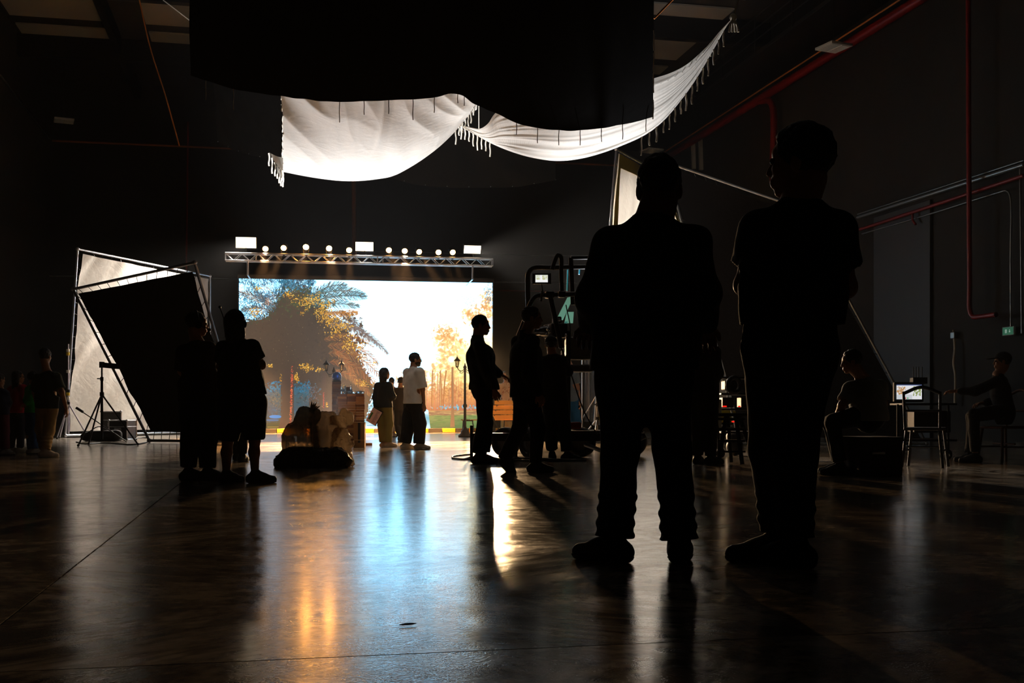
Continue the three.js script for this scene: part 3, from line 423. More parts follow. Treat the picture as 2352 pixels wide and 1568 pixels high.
  const g = new THREE.BufferGeometry(); g.setAttribute('position', new THREE.Float32BufferAttribute(pos, 3)); g.setAttribute('normal', new THREE.Float32BufferAttribute(nor, 3)); g.setAttribute('uv', new THREE.Float32BufferAttribute(uv, 2)); g.setIndex(idx); return g;
}
const mixV = (a, b, t) => a.clone().lerp(b, t);
// a hand: wrist, the way the fingers point, the way the palm faces, thumb side, how far it is curled
function handPrims(w, d, n, side, s, curl = 0.45) {
  d = d.clone().normalize(); n = n.clone().addScaledVector(d, -n.dot(d)).normalize(); const a = d.clone().cross(n).multiplyScalar(side), out = [], at = (x, y, z) => w.clone().addScaledVector(d, x * s).addScaledVector(a, y * s).addScaledVector(n, z * s);
  const spread = [0.032, 0.011, -0.011, -0.031], len = [0.9, 1, 0.94, 0.74];
  spread.forEach((y, i) => {
    const k = at(0.088 - Math.abs(y) * 0.25, y, 0); out.push(cap(w, k, 0.02 * s, 0.0135 * s));
    let p = k, ang = curl * (0.5 + 0.12 * i); for (const [l, r0, r1] of [[0.042, 0.0098, 0.009], [0.027, 0.009, 0.0082], [0.021, 0.0082, 0.007]]) { const dir = d.clone().multiplyScalar(Math.cos(ang)).addScaledVector(n, Math.sin(ang)).addScaledVector(a, y * 2.2), q = p.clone().addScaledVector(dir.normalize(), l * len[i] * s); out.push(cap(p, q, r0 * s, r1 * s)); p = q; ang += curl * 1.1; }
  });
  const t0 = at(0.03, 0.024, 0.006), t1 = at(0.062, 0.05, 0.016), t2 = at(0.09, 0.056, 0.026); out.push(cap(t0, t1, 0.016 * s, 0.0115 * s), cap(t1, t2, 0.0115 * s, 0.009 * s)); return out;
}
const skinTones = { tan: 0x9a6a4a, deep: 0x6b4530, fair: 0xb98466 };
const clothTex = noiseTexture(256, (u, v) => clamp(0.5 + 0.5 * ring(u, v, 14, 4, 3) + 0.25 * Math.sin(u * 2 * Math.PI * 60) * Math.sin(v * 2 * Math.PI * 60))); clothTex.repeat.set(4, 4);
const cloth = (hex, rough = 0.9) => M('cloth ' + hex.toString(16), hex, rough, { bumpMap: clothTex, bumpScale: 0.002, sheen: 0.25, sheenColor: new THREE.Color(hex).lerp(new THREE.Color(0x888888), 0.3), sheenRoughness: 0.6 });

/* o: z, label, group, face (degrees, 0 = away from the viewer, 90 = to the right), joints in picture places [x, y, depth],
   top {c, sleeve 0..2 (1 = elbow, 2 = wrist), hem, collar}, bottom {c, r:[hip, knee, hem], len 0..2}, shoe, hair, skin */
function person(o) {
  const z0 = o.z, j = (q) => P(q[0], q[1], z0 + (q[2] ?? 0)), J = {}; for (const k in o.j) J[k] = j(o.j[k]);
  for (const k of ['shL', 'shR']) J[k].y -= 0.028 * (o.s ?? 1);
  const dirOf = (deg) => AHEAD.clone().multiplyScalar(Math.cos(deg * Math.PI / 180)).addScaledVector(RIGHT, Math.sin(deg * Math.PI / 180));
  const F = dirOf(o.face), HF = dirOf(o.look ?? o.face), s = o.s ?? 1, cell = o.cell ?? 0.016, g = o.girth ?? 1;
  const base = mixV(J.anL, J.anR, 0.5).setY(o.base ?? 0), root = thing('person', o.label, 'person', base, o.group);
  const skin = M('skin ' + (o.skin ?? 'tan'), skinTones[o.skin ?? 'tan'], 0.55, { sheen: 0.2, sheenColor: new THREE.Color(0x886655), sheenRoughness: 0.5 });
  const sh = mixV(J.shL, J.shR, 0.5), hip = mixV(J.hpL, J.hpR, 0.5), spine = hip.clone().sub(sh), lat = J.shR.clone().sub(J.shL).normalize();
  const waist = mixV(sh, hip, 0.62), cw = (o.chest ?? 0.175) * s, ww = (o.waist ?? 0.15) * s, hw = (o.hips ?? 0.165) * s, deep = [F, o.deep ?? 1.45];
  const bodyUp = spine.clone().multiplyScalar(-1).normalize(), c1 = sh.clone().addScaledVector(bodyUp, -cw * 0.78);
  const head = J.head, neckTop = head.clone().addScaledVector(UP, -0.085 * s).addScaledVector(HF, -0.02 * s), neckBase = sh.clone().addScaledVector(bodyUp, (o.neckUp ?? 0.1) * s), nr = o.neck ?? 1;
  const arms = ['L', 'R'], legs = arms;
  // --- skin ---
  const bp = [cap(c1, waist, cw * 0.86, ww * 0.86, deep), cap(waist, hip, ww * 0.86, hw * 0.8, deep), cap(neckBase, neckTop, 0.06 * s * nr, 0.054 * s * nr)];
  for (const a of arms) bp.push(cap(mixV(J['sh' + a], sh, 0.3), J['sh' + a], 0.05 * s, 0.046 * s * g), cap(J['sh' + a], J['el' + a], 0.046 * s * g, 0.039 * s * g), cap(J['el' + a], J['wr' + a], 0.041 * s * g, 0.025 * s), cap(neckBase, J['sh' + a], 0.045 * s, 0.04 * s));
  for (const a of legs) { const kn = J['kn' + a], an = J['an' + a]; bp.push(cap(J['hp' + a], kn, 0.08 * s * g, 0.052 * s * g), cap(kn, mixV(kn, an, 0.35).addScaledVector(F, -0.012), 0.052 * s * g, 0.052 * s * g), cap(mixV(kn, an, 0.35).addScaledVector(F, -0.012), an, 0.052 * s * g, 0.036 * s)); }
  const geos = [surface(field(bp, 0.03), cell)];
  // head
  const HR = UP.clone().cross(HF).normalize().multiplyScalar(-1), tilt = o.nod ?? 0, hf = HF.clone().multiplyScalar(Math.cos(tilt)).addScaledVector(UP, -Math.sin(tilt)), hu = UP.clone().multiplyScalar(Math.cos(tilt)).addScaledVector(HF, Math.sin(tilt)), hs = s * (o.headSize ?? 1);
  const at = (x, y, z) => head.clone().addScaledVector(HR, x * hs).addScaledVector(hu, y * hs).addScaledVector(hf, z * hs), E = (x, y, z, a, b, c) => egg(at(x, y, z), a * hs, b * hs, c * hs, HR, hu, hf);
  const hp = [E(0, 0.032, -0.012, 0.076, 0.088, 0.096), E(0, -0.042, 0.022, 0.06, 0.074, 0.07), E(0, -0.098, 0.062, 0.026, 0.02, 0.024), E(0, 0.03, 0.066, 0.055, 0.03, 0.026), cap(at(0, 0.012, 0.088), at(0, -0.03, 0.104), 0.008 * hs, 0.0125 * hs), E(0, -0.062, 0.088, 0.026, 0.008, 0.012), E(0, -0.074, 0.085, 0.022, 0.009, 0.012), cap(neckBase, at(0, -0.06, -0.03), 0.058 * s * nr, 0.056 * s * nr)];
  for (const e of [-1, 1]) hp.push(E(e * 0.079, -0.014, -0.008, 0.011, 0.033, 0.02), E(e * 0.034, -0.022, 0.068, 0.024, 0.02, 0.018));
  const sock = [-1, 1].map((e) => at(e * 0.032, 0.004, 0.094));
  const headF = field(hp, 0.016 * hs, [(x, y, z) => Math.max(...sock.map((c) => 0.013 * hs - Math.hypot(x - c.x, y - c.y, z - c.z)))]);
  geos.push(surface(headF, Math.min(cell, o.headCell ?? 0.009)));
  // hands
  for (const [a, side] of [['L', 1], ['R', -1]]) {
    const wr = J['wr' + a], fore = wr.clone().sub(J['el' + a]).normalize(), hd = o['hand' + a] ?? {}, d = hd.d ? hd.d.clone() : fore, n = hd.n ?? (Math.abs(fore.y) > 0.6 ? lat.clone().multiplyScalar(side) : V(0, -1, 0).addScaledVector(F, -0.2));
    geos.push(surface(field(handPrims(wr, d, n, (hd.thumb ?? 1) * side, s, hd.curl ?? 0.45), 0.007), o.handCell ?? 0.0065, 0.012));
  }
  part(root, 'body', geos, skin);
  if (o.z < 25) part(root, 'eyes', [-1, 1].map((e) => ball(at(e * 0.032, 0.004, 0.083), 0.012 * hs, 8, 6)), M('eye', 0x2a2320, 0.25));
  // --- top ---
  const t = o.top, ease = t.ease ?? 0.016, tp = [cap(c1, waist, cw + ease * 0.4, ww + ease, deep), cap(waist, hip, ww + ease, hw + ease, deep), cap(hip, hip.clone().addScaledVector(bodyUp, -(t.skirt ?? 0.04)), hw + ease, hw + ease * 1.3, deep)], hemY = t.hem ? P(0, t.hem, z0).y : hip.y - 0.03 * s, cuts = [(x, y) => hemY - y], neckRim = neckBase.y + 0.03 * s;
  const sleeve = t.sleeve ?? 1;
  for (const a of arms) {
    const S = J['sh' + a], L = J['el' + a], R = J['wr' + a]; tp.push(cap(neckBase.clone().addScaledVector(bodyUp, -0.035), S, 0.06 * s * nr, (0.05 + ease * 0.4) * s * g), cap(mixV(S, sh, 0.3), S, 0.055 * s, (0.05 + ease * 0.7) * s * g));
    const end = sleeve >= 1 ? L : mixV(S, L, sleeve * 0.999), r1 = (0.05 + ease) * s * g; tp.push(cap(S, end, (0.054 + ease) * s * g, sleeve >= 1 ? (0.046 + ease) * s * g : r1 * 1.06));
    if (sleeve > 1) tp.push(cap(L, mixV(L, R, sleeve - 1), (0.046 + ease) * s * g, (0.034 + ease * 0.9) * s * g));
    else cuts.push(((e, d) => (x, y, z) => { const q = (x - e.x) * d.x + (y - e.y) * d.y + (z - e.z) * d.z; return Math.hypot(x - e.x, y - e.y, z - e.z) < 0.12 * s ? q : -1; })(end, end.clone().sub(S).normalize()));
  }
  tp.push(cap(neckBase.clone().addScaledVector(bodyUp, -0.05).addScaledVector(F, -0.015), c1, 0.066 * s * nr, cw * 0.72, deep));
  const wr = (amp, fr, ph) => (x, y, z) => amp * (noise3(x * fr + ph, y * fr * 0.7, z * fr) + 0.5 * noise3(x * fr * 2.3, y * fr * 1.7 + ph, z * fr * 2.3));
  const shirt = part(root, t.name ?? 'shirt', surface(field(tp, 0.035, cuts, wr(t.wr ?? 0.008, 9, base.x * 7)), cell), t.m ?? cloth(t.c), t.label);
  if (t.collar) part(shirt, 'collar', surface(field([cap(neckBase.clone().addScaledVector(bodyUp, -0.02), neckBase.clone().addScaledVector(bodyUp, 0.02 * s), 0.07 * s * nr, 0.064 * s * nr)], 0.02, [(x, y) => y - (neckBase.y + 0.035 * s), (x, y) => neckBase.y - 0.04 - y]), cell), t.m ?? cloth(t.c));
  // --- trousers, shorts ---
  const b = o.bottom, [r0, r1, r2] = b.r ?? [0.1, 0.078, 0.068], len = b.len ?? 1.93, lp = [cap(mixV(waist, hip, 0.6), hip, hw + 0.004, hw + 0.008, deep)], bc = [];
  for (const a of legs) {
    const H = J['hp' + a], K = J['kn' + a], N = J['an' + a]; lp.push(cap(H, K, r0 * s, r1 * s));
    if (len > 1) lp.push(cap(K, mixV(K, N, Math.min(1, len - 1)), r1 * s, r2 * s)); else { const e = mixV(H, K, len), d = K.clone().sub(H).normalize(); bc.push((x, y, z) => (Math.hypot(x - e.x, y - e.y, z - e.z) < 0.16 * s ? (x - e.x) * d.x + (y - e.y) * d.y + (z - e.z) * d.z : -1)); }
    if (len > 1) { const e = mixV(K, N, len - 1), d = N.clone().sub(K).normalize(); bc.push((x, y, z) => (Math.hypot(x - e.x, y - e.y, z - e.z) < 0.14 * s ? (x - e.x) * d.x + (y - e.y) * d.y + (z - e.z) * d.z : -1)); }
  }
  const anY = Math.min(J.anL.y, J.anR.y), folds = wr(b.wr ?? 0.007, 10, base.z * 5), stack = b.stack ?? 0;
  part(root, b.name ?? (len > 1.3 ? 'trousers' : 'shorts'), surface(field(lp, b.k ?? 0.03, bc, (x, y, z) => folds(x, y, z) + (stack && y < anY + 0.22 ? stack * Math.sin(y * 105 + 3 * noise3(x * 9, y * 5, z * 9)) : 0)), cell), cloth(b.c));
  // --- shoes ---
  for (const a of legs) {
    const N = J['an' + a], f = (o['foot' + a] ?? {}), d = f.d !== undefined ? dirOf(f.d) : F.clone(), pitch = f.pitch ?? 0, gy = f.y ?? (o.base ?? 0), dd = d.clone().multiplyScalar(Math.cos(pitch)).addScaledVector(UP, -Math.sin(pitch)), du = UP.clone().multiplyScalar(Math.cos(pitch)).addScaledVector(d, Math.sin(pitch));
    const O = V(N.x, gy, N.z), q = (x, y, w = 0) => O.clone().addScaledVector(dd, x * s).addScaledVector(du, y * s).addScaledVector(d.clone().cross(UP), w * s), sp = [cap(q(-0.05, 0.045), q(0.07, 0.045), 0.045 * s, 0.046 * s), cap(q(0.07, 0.042), q(0.175, 0.034), 0.047 * s, 0.036 * s), cap(q(-0.01, 0.06), q(0.0, 0.1), 0.046 * s, 0.046 * s), cap(q(0.01, 0.085), q(0.09, 0.05), 0.04 * s, 0.04 * s)];
    const flatCut = (lo, up) => (x, y, z) => { const h = (x - O.x) * du.x + (y - O.y) * du.y + (z - O.z) * du.z; return Math.max(lo - h, h - up); };
    const shoe = part(root, 'shoe', surface(field(sp, 0.03, [flatCut(0.012 * s, 9)]), Math.min(cell, 0.012)), M('shoe ' + (o.shoe ?? 0x141414).toString(16), o.shoe ?? 0x141414, 0.7));
    part(shoe, 'sole', surface(field(sp.map((p) => ({ ...p, ra: p.ra + 0.005, rb: p.rb + 0.005 })), 0.03, [flatCut(0, 0.026 * s)]), Math.min(cell, 0.012)), M('sole ' + (o.sole ?? 0x1a1a1a).toString(16), o.sole ?? 0x1a1a1a, 0.8));
  }
  // --- hair ---
  const hair = o.hair ?? {}, hk = hair.style ?? 'short';
  if (hk !== 'none') {
    const th = hair.thick ?? 0.006, rough = (x, y, z) => 0.006 * noise3(x * 60, y * 60, z * 60) + 0.004 * noise3(x * 130, y * 130, z * 130);
    let prims = [E(0, 0.034, -0.014, 0.078 + th, 0.09 + th * 1.1, 0.098 + th)], hc;
    const loc = (x, y, z) => { const dx = x - head.x, dy = y - head.y, dz = z - head.z; return [(dx * HR.x + dy * HR.y + dz * HR.z) / hs, (dx * hu.x + dy * hu.y + dz * hu.z) / hs, (dx * hf.x + dy * hf.y + dz * hf.z) / hs]; };
    if (hk === 'long' || hk === 'bob') { const l = hk === 'long' ? -0.2 : -0.14; prims.push(cap(at(0, 0, -0.05), at(0, l, -0.06), 0.095 * hs, 0.075 * hs, [HF, 1.3])); for (const e of [-1, 1]) prims.push(cap(at(e * 0.07, 0.02, -0.02), at(e * 0.082, l * 0.9, -0.01), 0.036 * hs, 0.026 * hs)); hc = (x, y, z) => { const q = loc(x, y, z); return (q[1] > -0.01 ? q[2] - (0.06 + 0.5 * Math.max(0, q[1] - 0.05)) : q[2] - 0.03) * 0.8; }; }
    else hc = (x, y, z) => { const q = loc(x, y, z); return Math.max(q[2] - 0.062 - 0.45 * Math.max(0, q[1] - 0.06), -(q[1] + 0.055 + (q[2] < -0.02 ? 0.05 : 0) * clamp((-0.02 - q[2]) / 0.04) - 0.9 * Math.max(0, q[2] + 0.02))) * 0.7; };
    part(root, 'hair', surface(field(prims, 0.03, [hc], rough), Math.min(cell, 0.011)), M('hair ' + (hair.c ?? 0x120e0c).toString(16), hair.c ?? 0x120e0c, 0.6));
  }
  if (o.beard) part(root, 'beard', surface(field([E(0, -0.05, 0.024, 0.064, 0.07, 0.075), E(0, -0.098, 0.06, 0.03, 0.026, 0.03)], 0.02, [(x, y, z) => { const dx = x - head.x, dy = y - head.y, dz = z - head.z, q1 = (dx * hu.x + dy * hu.y + dz * hu.z) / hs, q2 = (dx * hf.x + dy * hf.y + dz * hf.z) / hs, m = Math.hypot(q1 + 0.068, 0) < 0.012 && q2 > 0.09; return m ? 1 : q1 + 0.045 - 0.2 * q2; }]), 0.009), M('hair 120e0c', 0x120e0c, 0.7));
  if (o.glasses) part(root, 'glasses', [-1, 1].flatMap((e) => [new THREE.TorusGeometry(0.022 * hs, 0.002, 5, 16).applyQuaternion(new THREE.Quaternion().setFromUnitVectors(V(0, 0, 1), hf)).translate(...A3(at(e * 0.034, 0.004, 0.108))), bar(at(e * 0.056, 0.004, 0.106), at(e * 0.08, 0.004, 0), 0.002, 4)]).concat(bar(at(-0.012, 0.006, 0.11), at(0.012, 0.006, 0.11), 0.002, 4)), blackPlastic);
  if (o.headset) {
    const band = []; for (let i = 0; i <= 10; i++) { const a = Math.PI * i / 10; band.push(at(Math.cos(a) * 0.098, 0.02 + Math.sin(a) * 0.115, -0.01)); }
    const hset = part(root, 'headset', [bent(band, 0.008 * hs, 6), ...[-1, 1].map((e) => egg2(at(e * 0.096, -0.01, -0.006), 0.022, 0.042, 0.038))], blackPlastic);
    const e = o.headset; part(hset, 'microphone', [bar(at(e * 0.1, -0.02, 0), at(e * (o.mic?.[0] ?? 0.12), o.mic?.[1] ?? -0.06, o.mic?.[2] ?? 0.1), 0.005, 5), ball(at(e * (o.mic?.[0] ?? 0.12), o.mic?.[1] ?? -0.06, o.mic?.[2] ?? 0.1), 0.014, 8, 6)], blackPlastic);
    function egg2(c, a, b, d) { return new THREE.SphereGeometry(1, 12, 8).scale(a * hs, b * hs, d * hs).applyMatrix4(new THREE.Matrix4().makeBasis(HR, hu, hf)).translate(c.x, c.y, c.z); }
  }
  if (o.cap) { const cg = surface(field([E(0, 0.045, -0.012, 0.092, 0.088, 0.108)], 0.02, [(x, y, z) => { const q = (x - head.x) * hu.x + (y - head.y) * hu.y + (z - head.z) * hu.z; return (0.035 * hs - q); }]), 0.01); const c = part(root, 'cap', cg, cloth(o.cap)); part(c, 'cap_brim', surface(field([cap(at(0, 0.045, 0.07), at(0, 0.035, 0.155), 0.07 * hs, 0.05 * hs, [hu, 8])], 0.02), 0.01), cloth(o.cap)); }
  return { root, at, J, F, HF, hs };
}

// ---------- the crew; joints are read off the picture ----------
const ink = 0x0d0d0e;
// the nearest man, feet apart, back to us
person({ z: 4.9, label: 'big man in a dark overshirt seen from behind, standing with feet apart in the foreground', face: 5, look: 8, cell: 0.011, headCell: 0.008, s: 1.0, chest: 0.232, waist: 0.205, hips: 0.205, deep: 1.5, headSize: 1.12, neck: 1.42, skin: 'deep',
  j: { head: [1514, 432, 0.02], shL: [1400, 552], shR: [1592, 546], elL: [1362, 682, -0.03], wrL: [1352, 742, 0.17], elR: [1618, 672, -0.02], wrR: [1622, 742, 0.15], hpL: [1428, 862], hpR: [1532, 862], knL: [1424, 1035, 0.02], knR: [1546, 1035, 0.02], anL: [1411, 1240, 0.0], anR: [1560, 1245, 0.0] },
  top: { c: ink, sleeve: 1.95, hem: 850, ease: 0.024, collar: true, wr: 0.007, name: 'overshirt' }, bottom: { c: 0x0b0c0e, r: [0.108, 0.078, 0.081], len: 1.97, stack: 0.005 }, footL: { d: -55 }, footR: { d: 14 }, shoe: 0x101010, hair: { thick: 0.007 } });
// the tall man with folded arms beside him
person({ z: 4.75, label: 'tall man in a black t-shirt with folded arms at the right foreground, head turned left', face: -12, look: -62, cell: 0.011, headCell: 0.008, s: 1.06, chest: 0.225, waist: 0.195, hips: 0.185, deep: 1.45, headSize: 1.16, neck: 1.32, skin: 'tan',
  j: { head: [1836, 372, 0.03], shL: [1738, 512], shR: [1926, 512], elL: [1710, 655, 0.1], wrL: [1800, 640, 0.28], elR: [1944, 660, 0.1], wrR: [1850, 630, 0.28], hpL: [1770, 800], hpR: [1858, 800], knL: [1775, 1030, 0.08], knR: [1822, 1035, -0.02], anL: [1786, 1228, 0.12], anR: [1828, 1245, -0.03] },
  top: { c: 0x0a0a0a, sleeve: 0.62, hem: 745, ease: 0.02, wr: 0.006, name: 't_shirt' }, bottom: { c: 0x0d0d0e, r: [0.112, 0.094, 0.07], len: 1.95, stack: 0.004 }, footL: { d: -80 }, footR: { d: -40 }, shoe: 0x0e0e0e, hair: { thick: 0.014, c: 0x0c0a09 } });
// the man in profile against the screen
person({ z: 14.2, label: 'slim man in profile against the bright screen, facing right with one hand held out', face: 90, cell: 0.013, headCell: 0.006, handCell: 0.005, s: 1.04, chest: 0.185, waist: 0.15, hips: 0.165, deep: 1.06, neck: 1.12, headSize: 1.0, skin: 'tan',
  j: { head: [1105, 747], shL: [1099, 790, 0.17], shR: [1100, 790, -0.17], elL: [1128, 843, 0.2], wrL: [1149, 860, 0.05], elR: [1118, 858, -0.2], wrR: [1134, 893, -0.16], hpL: [1112, 893, 0.09], hpR: [1112, 893, -0.09], knL: [1117, 970, 0.08], knR: [1112, 972, -0.09], anL: [1107, 1038, 0.08], anR: [1099, 1043, -0.09] },
  handL: { d: RIGHT.clone().add(V(0, -0.45, 0)), n: V(0, -1, 0), curl: 0.4 }, top: { c: 0x2b312f, sleeve: 1.9, hem: 895, collar: true, ease: 0.014, wr: 0.009 }, bottom: { c: 0x0c0d10, r: [0.104, 0.085, 0.098], len: 1.98 }, footL: { d: 88 }, footR: { d: 82 }, shoe: 0x2a2420, hair: { thick: 0.007 } });
// the man striding past
person({ z: 12.1, label: 'man in a dark jacket striding right in front of the camera buggy', face: 80, look: 88, cell: 0.013, headCell: 0.007, s: 1.0, chest: 0.2, waist: 0.18, hips: 0.18, deep: 1.2, skin: 'tan',
  j: { head: [1222, 730], shL: [1192, 782, 0.12], shR: [1222, 779, -0.14], elL: [1186, 856, 0.14], wrL: [1196, 905, 0.1], elR: [1216, 858, -0.22], wrR: [1236, 902, -0.2], hpL: [1204, 905, 0.08], hpR: [1216, 905, -0.08], knL: [1192, 988, 0.06], knR: [1236, 985, -0.06], anL: [1155, 1060, 0.05], anR: [1229, 1068, -0.06] },
  top: { c: 0x0c0c0d, sleeve: 1.95, hem: 912, ease: 0.028, wr: 0.009, name: 'jacket', collar: true }, bottom: { c: 0x0d0d0f, r: [0.108, 0.082, 0.07], len: 1.95 }, footL: { d: 78, pitch: 0.85, y: P(0, 1060, 12.15).y - 0.07 }, footR: { d: 78 }, shoe: 0x121212, hair: { thick: 0.007 } });
// two at the left, backs to us
person({ z: 10.3, label: 'stocky person in shorts with a headset at the left, back turned, right of a pair', face: 18, look: 12, cell: 0.013, s: 0.93, chest: 0.215, waist: 0.2, hips: 0.215, deep: 1.25, headSize: 0.98, headset: -1, mic: [0.2, 0.17, 0.06],
  j: { head: [541, 742], shL: [514, 796], shR: [578, 792], elL: [507, 842, 0.05], wrL: [530, 850, 0.24], elR: [601, 838, 0.04], wrR: [575, 850, 0.24], hpL: [532, 922], hpR: [582, 922], knL: [523, 1012, 0.02], knR: [585, 1010, 0.02], anL: [520, 1088], anR: [586, 1092] },
  top: { c: 0x0c0c0c, sleeve: 0.72, hem: 905, ease: 0.025, name: 't_shirt' }, bottom: { c: 0x0d0e0c, r: [0.128, 0.105, 0.1], len: 0.99, name: 'shorts' }, footL: { d: 40 }, footR: { d: 72 }, shoe: 0x0d0d0d, hair: { style: 'bob', thick: 0.014 } });
person({ z: 10.7, label: 'person in brown top wearing a headset, left of the pair at the left', face: 30, look: 62, cell: 0.013, s: 0.95, chest: 0.2, waist: 0.19, hips: 0.195, deep: 1.3, headset: 1,
  j: { head: [452, 744], shL: [424, 802], shR: [480, 796], elL: [418, 852, 0.02], wrL: [440, 880, 0.2], elR: [486, 852, 0.04], wrR: [489, 895, 0.12], hpL: [436, 922], hpR: [476, 922], knL: [436, 1008], knR: [478, 1006, 0.02], anL: [432, 1080], anR: [476, 1082] },
  top: { c: 0x2a2015, sleeve: 1.0, hem: 925, ease: 0.024 }, bottom: { c: 0x0c0c0d, r: [0.112, 0.09, 0.082], len: 1.9 }, footL: { d: 60 }, footR: { d: 72 }, shoe: 0x0e0e0e });
person({ z: 14.6, label: 'crew member in black hidden behind the person in shorts, only legs showing', face: 10, cell: 0.02, s: 0.93, group: 'crew mostly out of sight',
  j: { head: [553, 812], shL: [530, 852], shR: [578, 852], elL: [524, 900], wrL: [522, 936], elR: [584, 900], wrR: [584, 936], hpL: [544, 945], hpR: [564, 945], knL: [545, 995], knR: [558, 998], anL: [544, 1040, 0.5], anR: [556, 1046] }, top: { c: ink, sleeve: 1.9 }, bottom: { c: ink } });
// on the set
const woman = person({ z: 20.6, label: 'woman with dark hair in a black jacket and olive trousers holding printed sheets', face: 55, look: 60, cell: 0.016, s: 0.88, chest: 0.17, waist: 0.155, hips: 0.165, deep: 1.3,
  j: { head: [884, 858], shL: [869, 884, 0.06], shR: [893, 884, -0.08], elL: [863, 911, 0.02], wrL: [864, 934, -0.05], elR: [900, 910, -0.1], wrR: [903, 906, 0.12], hpL: [876, 932, 0.04], hpR: [890, 932, -0.04], knL: [876, 974, 0.04], knR: [893, 974], anL: [881, 1018, 0.06], anR: [890, 1018] },
  top: { c: 0x15191b, sleeve: 1.9, hem: 936, ease: 0.03, name: 'jacket' }, bottom: { c: 0x6b6232, r: [0.1, 0.085, 0.085], len: 1.93 }, footL: { d: 60 }, footR: { d: 70 }, shoe: 0x9a8468, sole: 0xb0a08a, hair: { style: 'bob', c: 0x14100e } });
person({ z: 19.4, label: 'bearded man in a loose off-white t-shirt and wide black trousers on the set', face: 60, look: 78, cell: 0.015, headCell: 0.008, s: 0.97, chest: 0.18, waist: 0.168, hips: 0.175, deep: 1.3, beard: true, glasses: true,
  j: { head: [954, 826], shL: [936, 852, 0.1], shR: [963, 852, -0.12], elL: [934, 888, 0.1], wrL: [940, 918, 0.16], elR: [971, 893, -0.12], wrR: [974, 928, -0.1], hpL: [942, 928, 0.07], hpR: [957, 928, -0.07], knL: [938, 976, 0.05], knR: [964, 974, -0.04], anL: [930, 1020, 0.05], anR: [962, 1022, -0.05] },
  top: { c: 0xd8cfc0, sleeve: 0.95, hem: 927, ease: 0.034, name: 't_shirt', wr: 0.012 }, bottom: { c: 0x0f0f10, r: [0.115, 0.115, 0.105], len: 1.93, wr: 0.012 }, footL: { d: 60 }, footR: { d: 82 }, shoe: 0xb8ab98, sole: 0xc8bca8, hair: { thick: 0.007 } });
person({ z: 25.4, label: 'person in dark grey clothes standing behind the man in the off-white t-shirt, back turned', face: 12, cell: 0.018, s: 0.85, j: { head: [921, 876], shL: [909, 895], shR: [930, 895], elL: [907, 918], wrL: [908, 936], elR: [933, 918], wrR: [932, 936], hpL: [914, 940], hpR: [924, 940], knL: [913, 972], knR: [922, 972], anL: [918, 1003, -0.05], anR: [924, 1003, 0.1] }, top: { c: 0x3a332c, sleeve: 1.9 }, bottom: { c: 0x352f2a, r: [0.1, 0.085, 0.08] }, shoe: 0x241d18 });
person({ z: 29, label: 'person in a pink top and light trousers, mostly hidden beside the woman with the sheets', face: 20, cell: 0.02, s: 0.85, skin: 'fair', j: { head: [900, 876], shL: [891, 893], shR: [909, 893], elL: [889, 912], wrL: [890, 928], elR: [911, 912], wrR: [910, 928], hpL: [896, 930], hpR: [904, 930], knL: [896, 960], knR: [904, 960], anL: [899, 994], anR: [905, 995] }, top: { c: 0xc06a62, sleeve: 0.9 }, bottom: { c: 0xb9a48c }, shoe: 0xc8a890 });
person({ z: 32, label: 'person in a cream patterned shirt and khaki trousers standing by the park bench', face: -160, cell: 0.018, s: 0.97, skin: 'fair', j: { head: [1160, 862], shL: [1148, 884], shR: [1176, 884], elL: [1144, 906], wrL: [1145, 926], elR: [1181, 906], wrR: [1182, 926], hpL: [1157, 930], hpR: [1169, 930], knL: [1157, 962], knR: [1170, 962], anL: [1156, 993], anR: [1170, 993] },
  top: { c: 0xffffff, m: M('cream patterned cloth', 0xffffff, 0.9, { map: noiseTexture(128, (u, v) => (ring(u, v, 26, 2, 3) > 0.28 ? [0.62, 0.36, 0.26] : [0.86, 0.74, 0.6]), true) }), sleeve: 0.95, hem: 934 }, bottom: { c: 0xb89a5e, r: [0.1, 0.085, 0.082] }, shoe: 0x6a5438 });
// by the buggy
person({ z: 15, label: 'camera operator in black and a cap beside the buggy, right behind the striding man', face: 10, cell: 0.016, s: 0.93, j: { head: [1266, 792], shL: [1248, 826], shR: [1292, 824], elL: [1246, 868], wrL: [1262, 880, 0.2], elR: [1306, 854, 0.1], wrR: [1284, 850, 0.3], hpL: [1262, 922], hpR: [1288, 922], knL: [1264, 982], knR: [1296, 980], anL: [1268, 1036, 0.1], anR: [1302, 1040] }, top: { c: ink, sleeve: 1.9, hem: 925, name: 'jacket' }, bottom: { c: ink, r: [0.112, 0.09, 0.085] }, footR: { d: 75 }, shoe: 0x0c0c0c, cap: ink });
person({ z: 18.2, label: 'person in a grey t-shirt and blue jeans leaning beside the buggy, arm hanging', face: -10, cell: 0.015, handCell: 0.0055, s: 0.97, skin: 'fair', j: { head: [1300, 815], shL: [1294, 848], shR: [1320, 850], elL: [1288, 882], wrL: [1292, 905, 0.2], elR: [1325, 888], wrR: [1331, 918, -0.02], hpL: [1298, 922], hpR: [1316, 922], knL: [1302, 972], knR: [1324, 970], anL: [1304, 1022], anR: [1324, 1024] }, top: { c: 0x6c7376, sleeve: 0.8, hem: 922, name: 't_shirt' }, bottom: { c: 0x1f5b82, r: [0.1, 0.08, 0.07] }, shoe: 0x1a1a1a });
